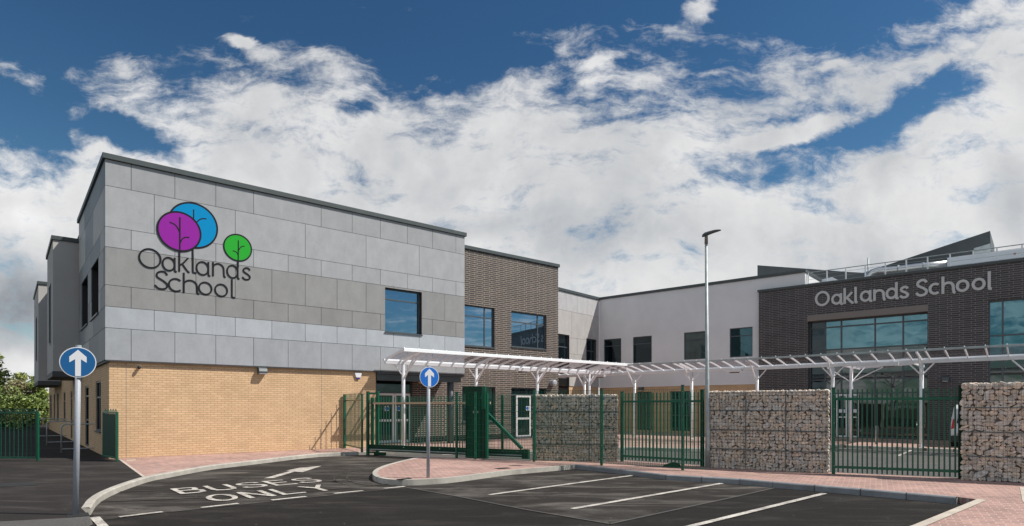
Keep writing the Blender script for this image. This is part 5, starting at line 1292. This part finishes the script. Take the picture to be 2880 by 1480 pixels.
# ------------------------------------------------------------------ parked van behind the right gate
VH = math.atan2(math.cos(R(39.5)), math.sin(R(39.5)))
vb = G(2672, 1266, ZR); VW = Matrix.Translation((vb.x, vb.y, ZR + .012)) @ Matrix.Rotation(VH - math.pi / 2, 4, 'Z')   # local +y = forward, x to its right
t = thing('parked_van', 'white people carrier parked behind the right gate, partly hidden by the gabion', 'van', VW)
Wd, Ln = 1.80, 4.5
prof = [(0.02, .32), (0., .75), (.06, 1.02), (.30, 1.66), (.55, 1.80), (2.6, 1.80), (3.1, 1.55), (3.5, 1.16), (4.35, .95), (4.5, .70), (4.48, .30)]
b = MB()
def ring(xo, inset, ps): return [(xo, y, z) for y, z in ps]
xs = [0, .10, .10, .90]
n = len(prof); 
secs = [(0.0, .0), (.06, .05), (Wd / 2, .07), (Wd - .06, .05), (Wd, .0)]
def shrink(z): return 0 if z < 1.05 else .11 * (z - 1.05) / .75
for (x, e) in secs:
    for y, z in prof:
        k = shrink(z); xx = k + x * (Wd - 2 * k) / Wd; yy = y - (e if y < 1 else -e) * (1 if z < 1.7 else .3); b.v.append((xx, yy, z + (e * .25 if z > 1.7 else 0)))
for i in range(4):
    for k in range(n): k2 = (k + 1) % n; b.f.append((i * n + k, i * n + k2, (i + 1) * n + k2, (i + 1) * n + k)); b.c.append(None)
b.f.append(tuple(range(n))); b.c.append(None); b.f.append(tuple(range(4 * n, 5 * n))); b.c.append(None)
body = b.obj('body', 'car_white', t, VW, bevel=.03)
b = MB(); b.prism([(.22, 1.08), (Wd - .22, 1.08), (Wd - .30, 1.60), (.30, 1.60)], lambda p: (p[0], -.02 + (p[1] - 1.02) * .375 - .03, p[1]), lambda p: (p[0], .02 + (p[1] - 1.02) * .375 - .03, p[1])); b.obj('rear_window', 'glass_dark', t, VW)
for s in (0, 1):
    X = lambda x, s=s: x if s == 0 else Wd - x
    b = MB(); b.prism([(.45, 1.12), (1.45, 1.12), (1.45, 1.62), (.62, 1.62)], lambda p: (X(-.005 + shrink(p[1])), p[0], p[1]), lambda p: (X(.02 + shrink(p[1])), p[0], p[1])); b.obj('side_window', 'glass_dark', t, VW)
    b = MB(); b.prism([(1.52, 1.12), (3.2, 1.12), (2.72, 1.62), (1.52, 1.62)], lambda p: (X(-.005 + shrink(p[1])), p[0], p[1]), lambda p: (X(.02 + shrink(p[1])), p[0], p[1])); b.obj('side_window', 'glass_dark', t, VW)
    b = MB(); b.prism([(.03, .84), (.13, .86), (.15, 1.24), (.09, 1.24)], lambda p: (X(p[0]), -.05 + max(0, p[1] - 1.0) * .36, p[1]), lambda p: (X(p[0]), .06 + max(0, p[1] - 1.0) * .36, p[1])); b.obj('tail_light', 'lamp_red', t, VW, bevel=.01)
    b = MB(); b.box(min(X(-.16), X(-.01)), max(X(-.16), X(-.01)), 2.95, 3.05, 1.12, 1.28); b.obj('wing_mirror', 'car_white', t, VW, bevel=.02)
    for yw in (.85, 3.6):
        w_ = MB().tube([(X(-.01), yw, .31), (X(.2), yw, .31)], .31, 24).obj('wheel', 'rubber', t, VW); MB().tube([(X(-.02), yw, .31), (X(-.008), yw, .31)], .19, 16).obj('wheel_rim', 'steel', w_, VW)
MB().box(.03, Wd - .03, -.13, -.03, .33, .58).obj('rear_bumper', 'car_trim', t, VW, bevel=.03)
MB().box(.25, .42, -.14, -.128, .62, .68).obj('reflector', 'lamp_red', t, VW)
MB().box(.64, 1.16, -.075, -.06, .74, .86).obj('number_plate', 'sign_white', t, VW)

# ------------------------------------------------------------------ trees and shrubs
def leafmass(b, c, rad, n, size, cols, seed, lean=(0, 0, 0)):
    r = random.Random(seed)
    for i in range(n):
        while True:
            p = Vector((r.uniform(-1, 1), r.uniform(-1, 1), r.uniform(-1, 1)))
            if .25 < p.length < 1: break
        q = Vector(c) + Vector((p.x * rad[0], p.y * rad[1], p.z * rad[2]))
        nz = noise.noise(q * 1.7 + Vector((seed, 0, 0)))
        if nz < -.22: continue
        s = size * r.uniform(.6, 1.4); a = Vector((r.gauss(0, 1), r.gauss(0, 1), r.gauss(0, .6))).normalized(); d = a.cross(Vector((r.gauss(0, 1), r.gauss(0, 1), r.gauss(0, 1)))).normalized()
        k = r.random(); c0 = cols[0]; c1 = cols[1]; g = .75 + .5 * r.random(); col = tuple((c0[j] + (c1[j] - c0[j]) * k) * g for j in range(3))
        b.face([q - a * s, q + d * s * .45, q + a * s, q - d * s * .45], col)
def tree(name, label, cat, base, h, w, nclump, cols, seed, leaf=.12, per=260, group=None, low=.12):
    r = random.Random(seed); t = thing(name, label, cat, Matrix.Translation(base), group); W = WM[t.name]
    tr = MB(); top = Vector((r.uniform(-.2, .2), 0, h * .7)); tr.tube([(0, 0, -.1), (top.x * .4, 0, h * .3), tuple(top)], [h * .03, h * .022, h * .008], 8)
    b = MB()
    for i in range(nclump):
        a = r.uniform(0, 6.28); rr = w * math.sqrt(r.random()) * .85; z = h * (low + (1 - low) * r.random()); sc = 1 - .55 * (z / h) ** 2
        c = (rr * math.cos(a) * sc, rr * math.sin(a) * sc, z * .93)
        tr.tube([(0, 0, z * .5), (c[0] * .6, c[1] * .6, z * .8), c], [h * .01, h * .006, h * .002], 5)
        s = w * r.uniform(.22, .42); leafmass(b, c, (s, s, s * .8), per, leaf, cols, seed * 31 + i)
    tr.obj('trunk', 'bark', t, W); b.obj('crown', 'leaf', t, W, recalc=False)
GR = ((.12, .17, .03), (.28, .33, .07)); GR2 = ((.16, .19, .04), (.34, .36, .10)); DKG = ((.09, .14, .03), (.22, .28, .06)); BR = ((.20, .18, .09), (.32, .28, .15))
tg = 'shrubs and trees beyond the side drive'
specs = [(-2, 57, 4.6, 2.6, DKG, 'dark green broad shrub at the extreme left behind the bow topped gate'), (28, 61, 4.5, 2.2, GR, 'mid green bushy tree second from the left edge beyond the drive'), (52, 58, 4.2, 2.0, BR, 'brownish thin leaved shrub in the middle of the hedge beyond the drive'),
         (78, 62, 5.3, 2.3, GR2, 'tall bright yellow green tree beyond the drive left of the render bays'), (100, 59, 4.4, 1.9, GR, 'leafy green shrub under the far render bay'), (16, 52, 2.6, 2.0, DKG, 'low dark shrub behind the left gate bars'), (70, 53, 2.6, 2.2, DKG, 'low dark hedge plant behind the gate leaf stile'), (120, 57, 3.1, 1.5, DKG, 'small dark shrub against the far brick corner')]
for i, (u, Y, h, w, cols, lb) in enumerate(specs):
    tree('shrub' if h < 3.2 else 'leafy_tree', lb, 'shrub' if h < 3.2 else 'tree', Vector(((u - CU) / FPX * Y, Y, -.05)), h, w, 26 if h > 3.2 else 16, cols, 11 + i, .13, 230, tg, .06)
# sprig of white blossom near the far bay
for k, (u, Y) in enumerate(((-70, 42), (-160, 46))): tree('leafy_tree', ('green tree standing just outside the left edge', 'tall green tree farther outside the left edge')[k], 'tree', Vector(((u - CU) / FPX * Y, Y, 0)), 5.5, 2.8, 18, GR, 77 + k, .15, 160, tg, .1)
# bar fence beyond the drive
t = thing('far_fence', 'dark green bar fence in front of the hedge beyond the side drive', 'fence'); fa = G(-60, 1208); fb = G(104, 1206)
bar_run(t, fa, fb, 44, 1.55, .02, (1.45, .15), .03, .05, 'green_dark')
b_ = [o for o in C.objects if o.type == 'MESH']
print('meshes', len(b_), 'faces', sum(len(o.data.polygons) for o in b_))
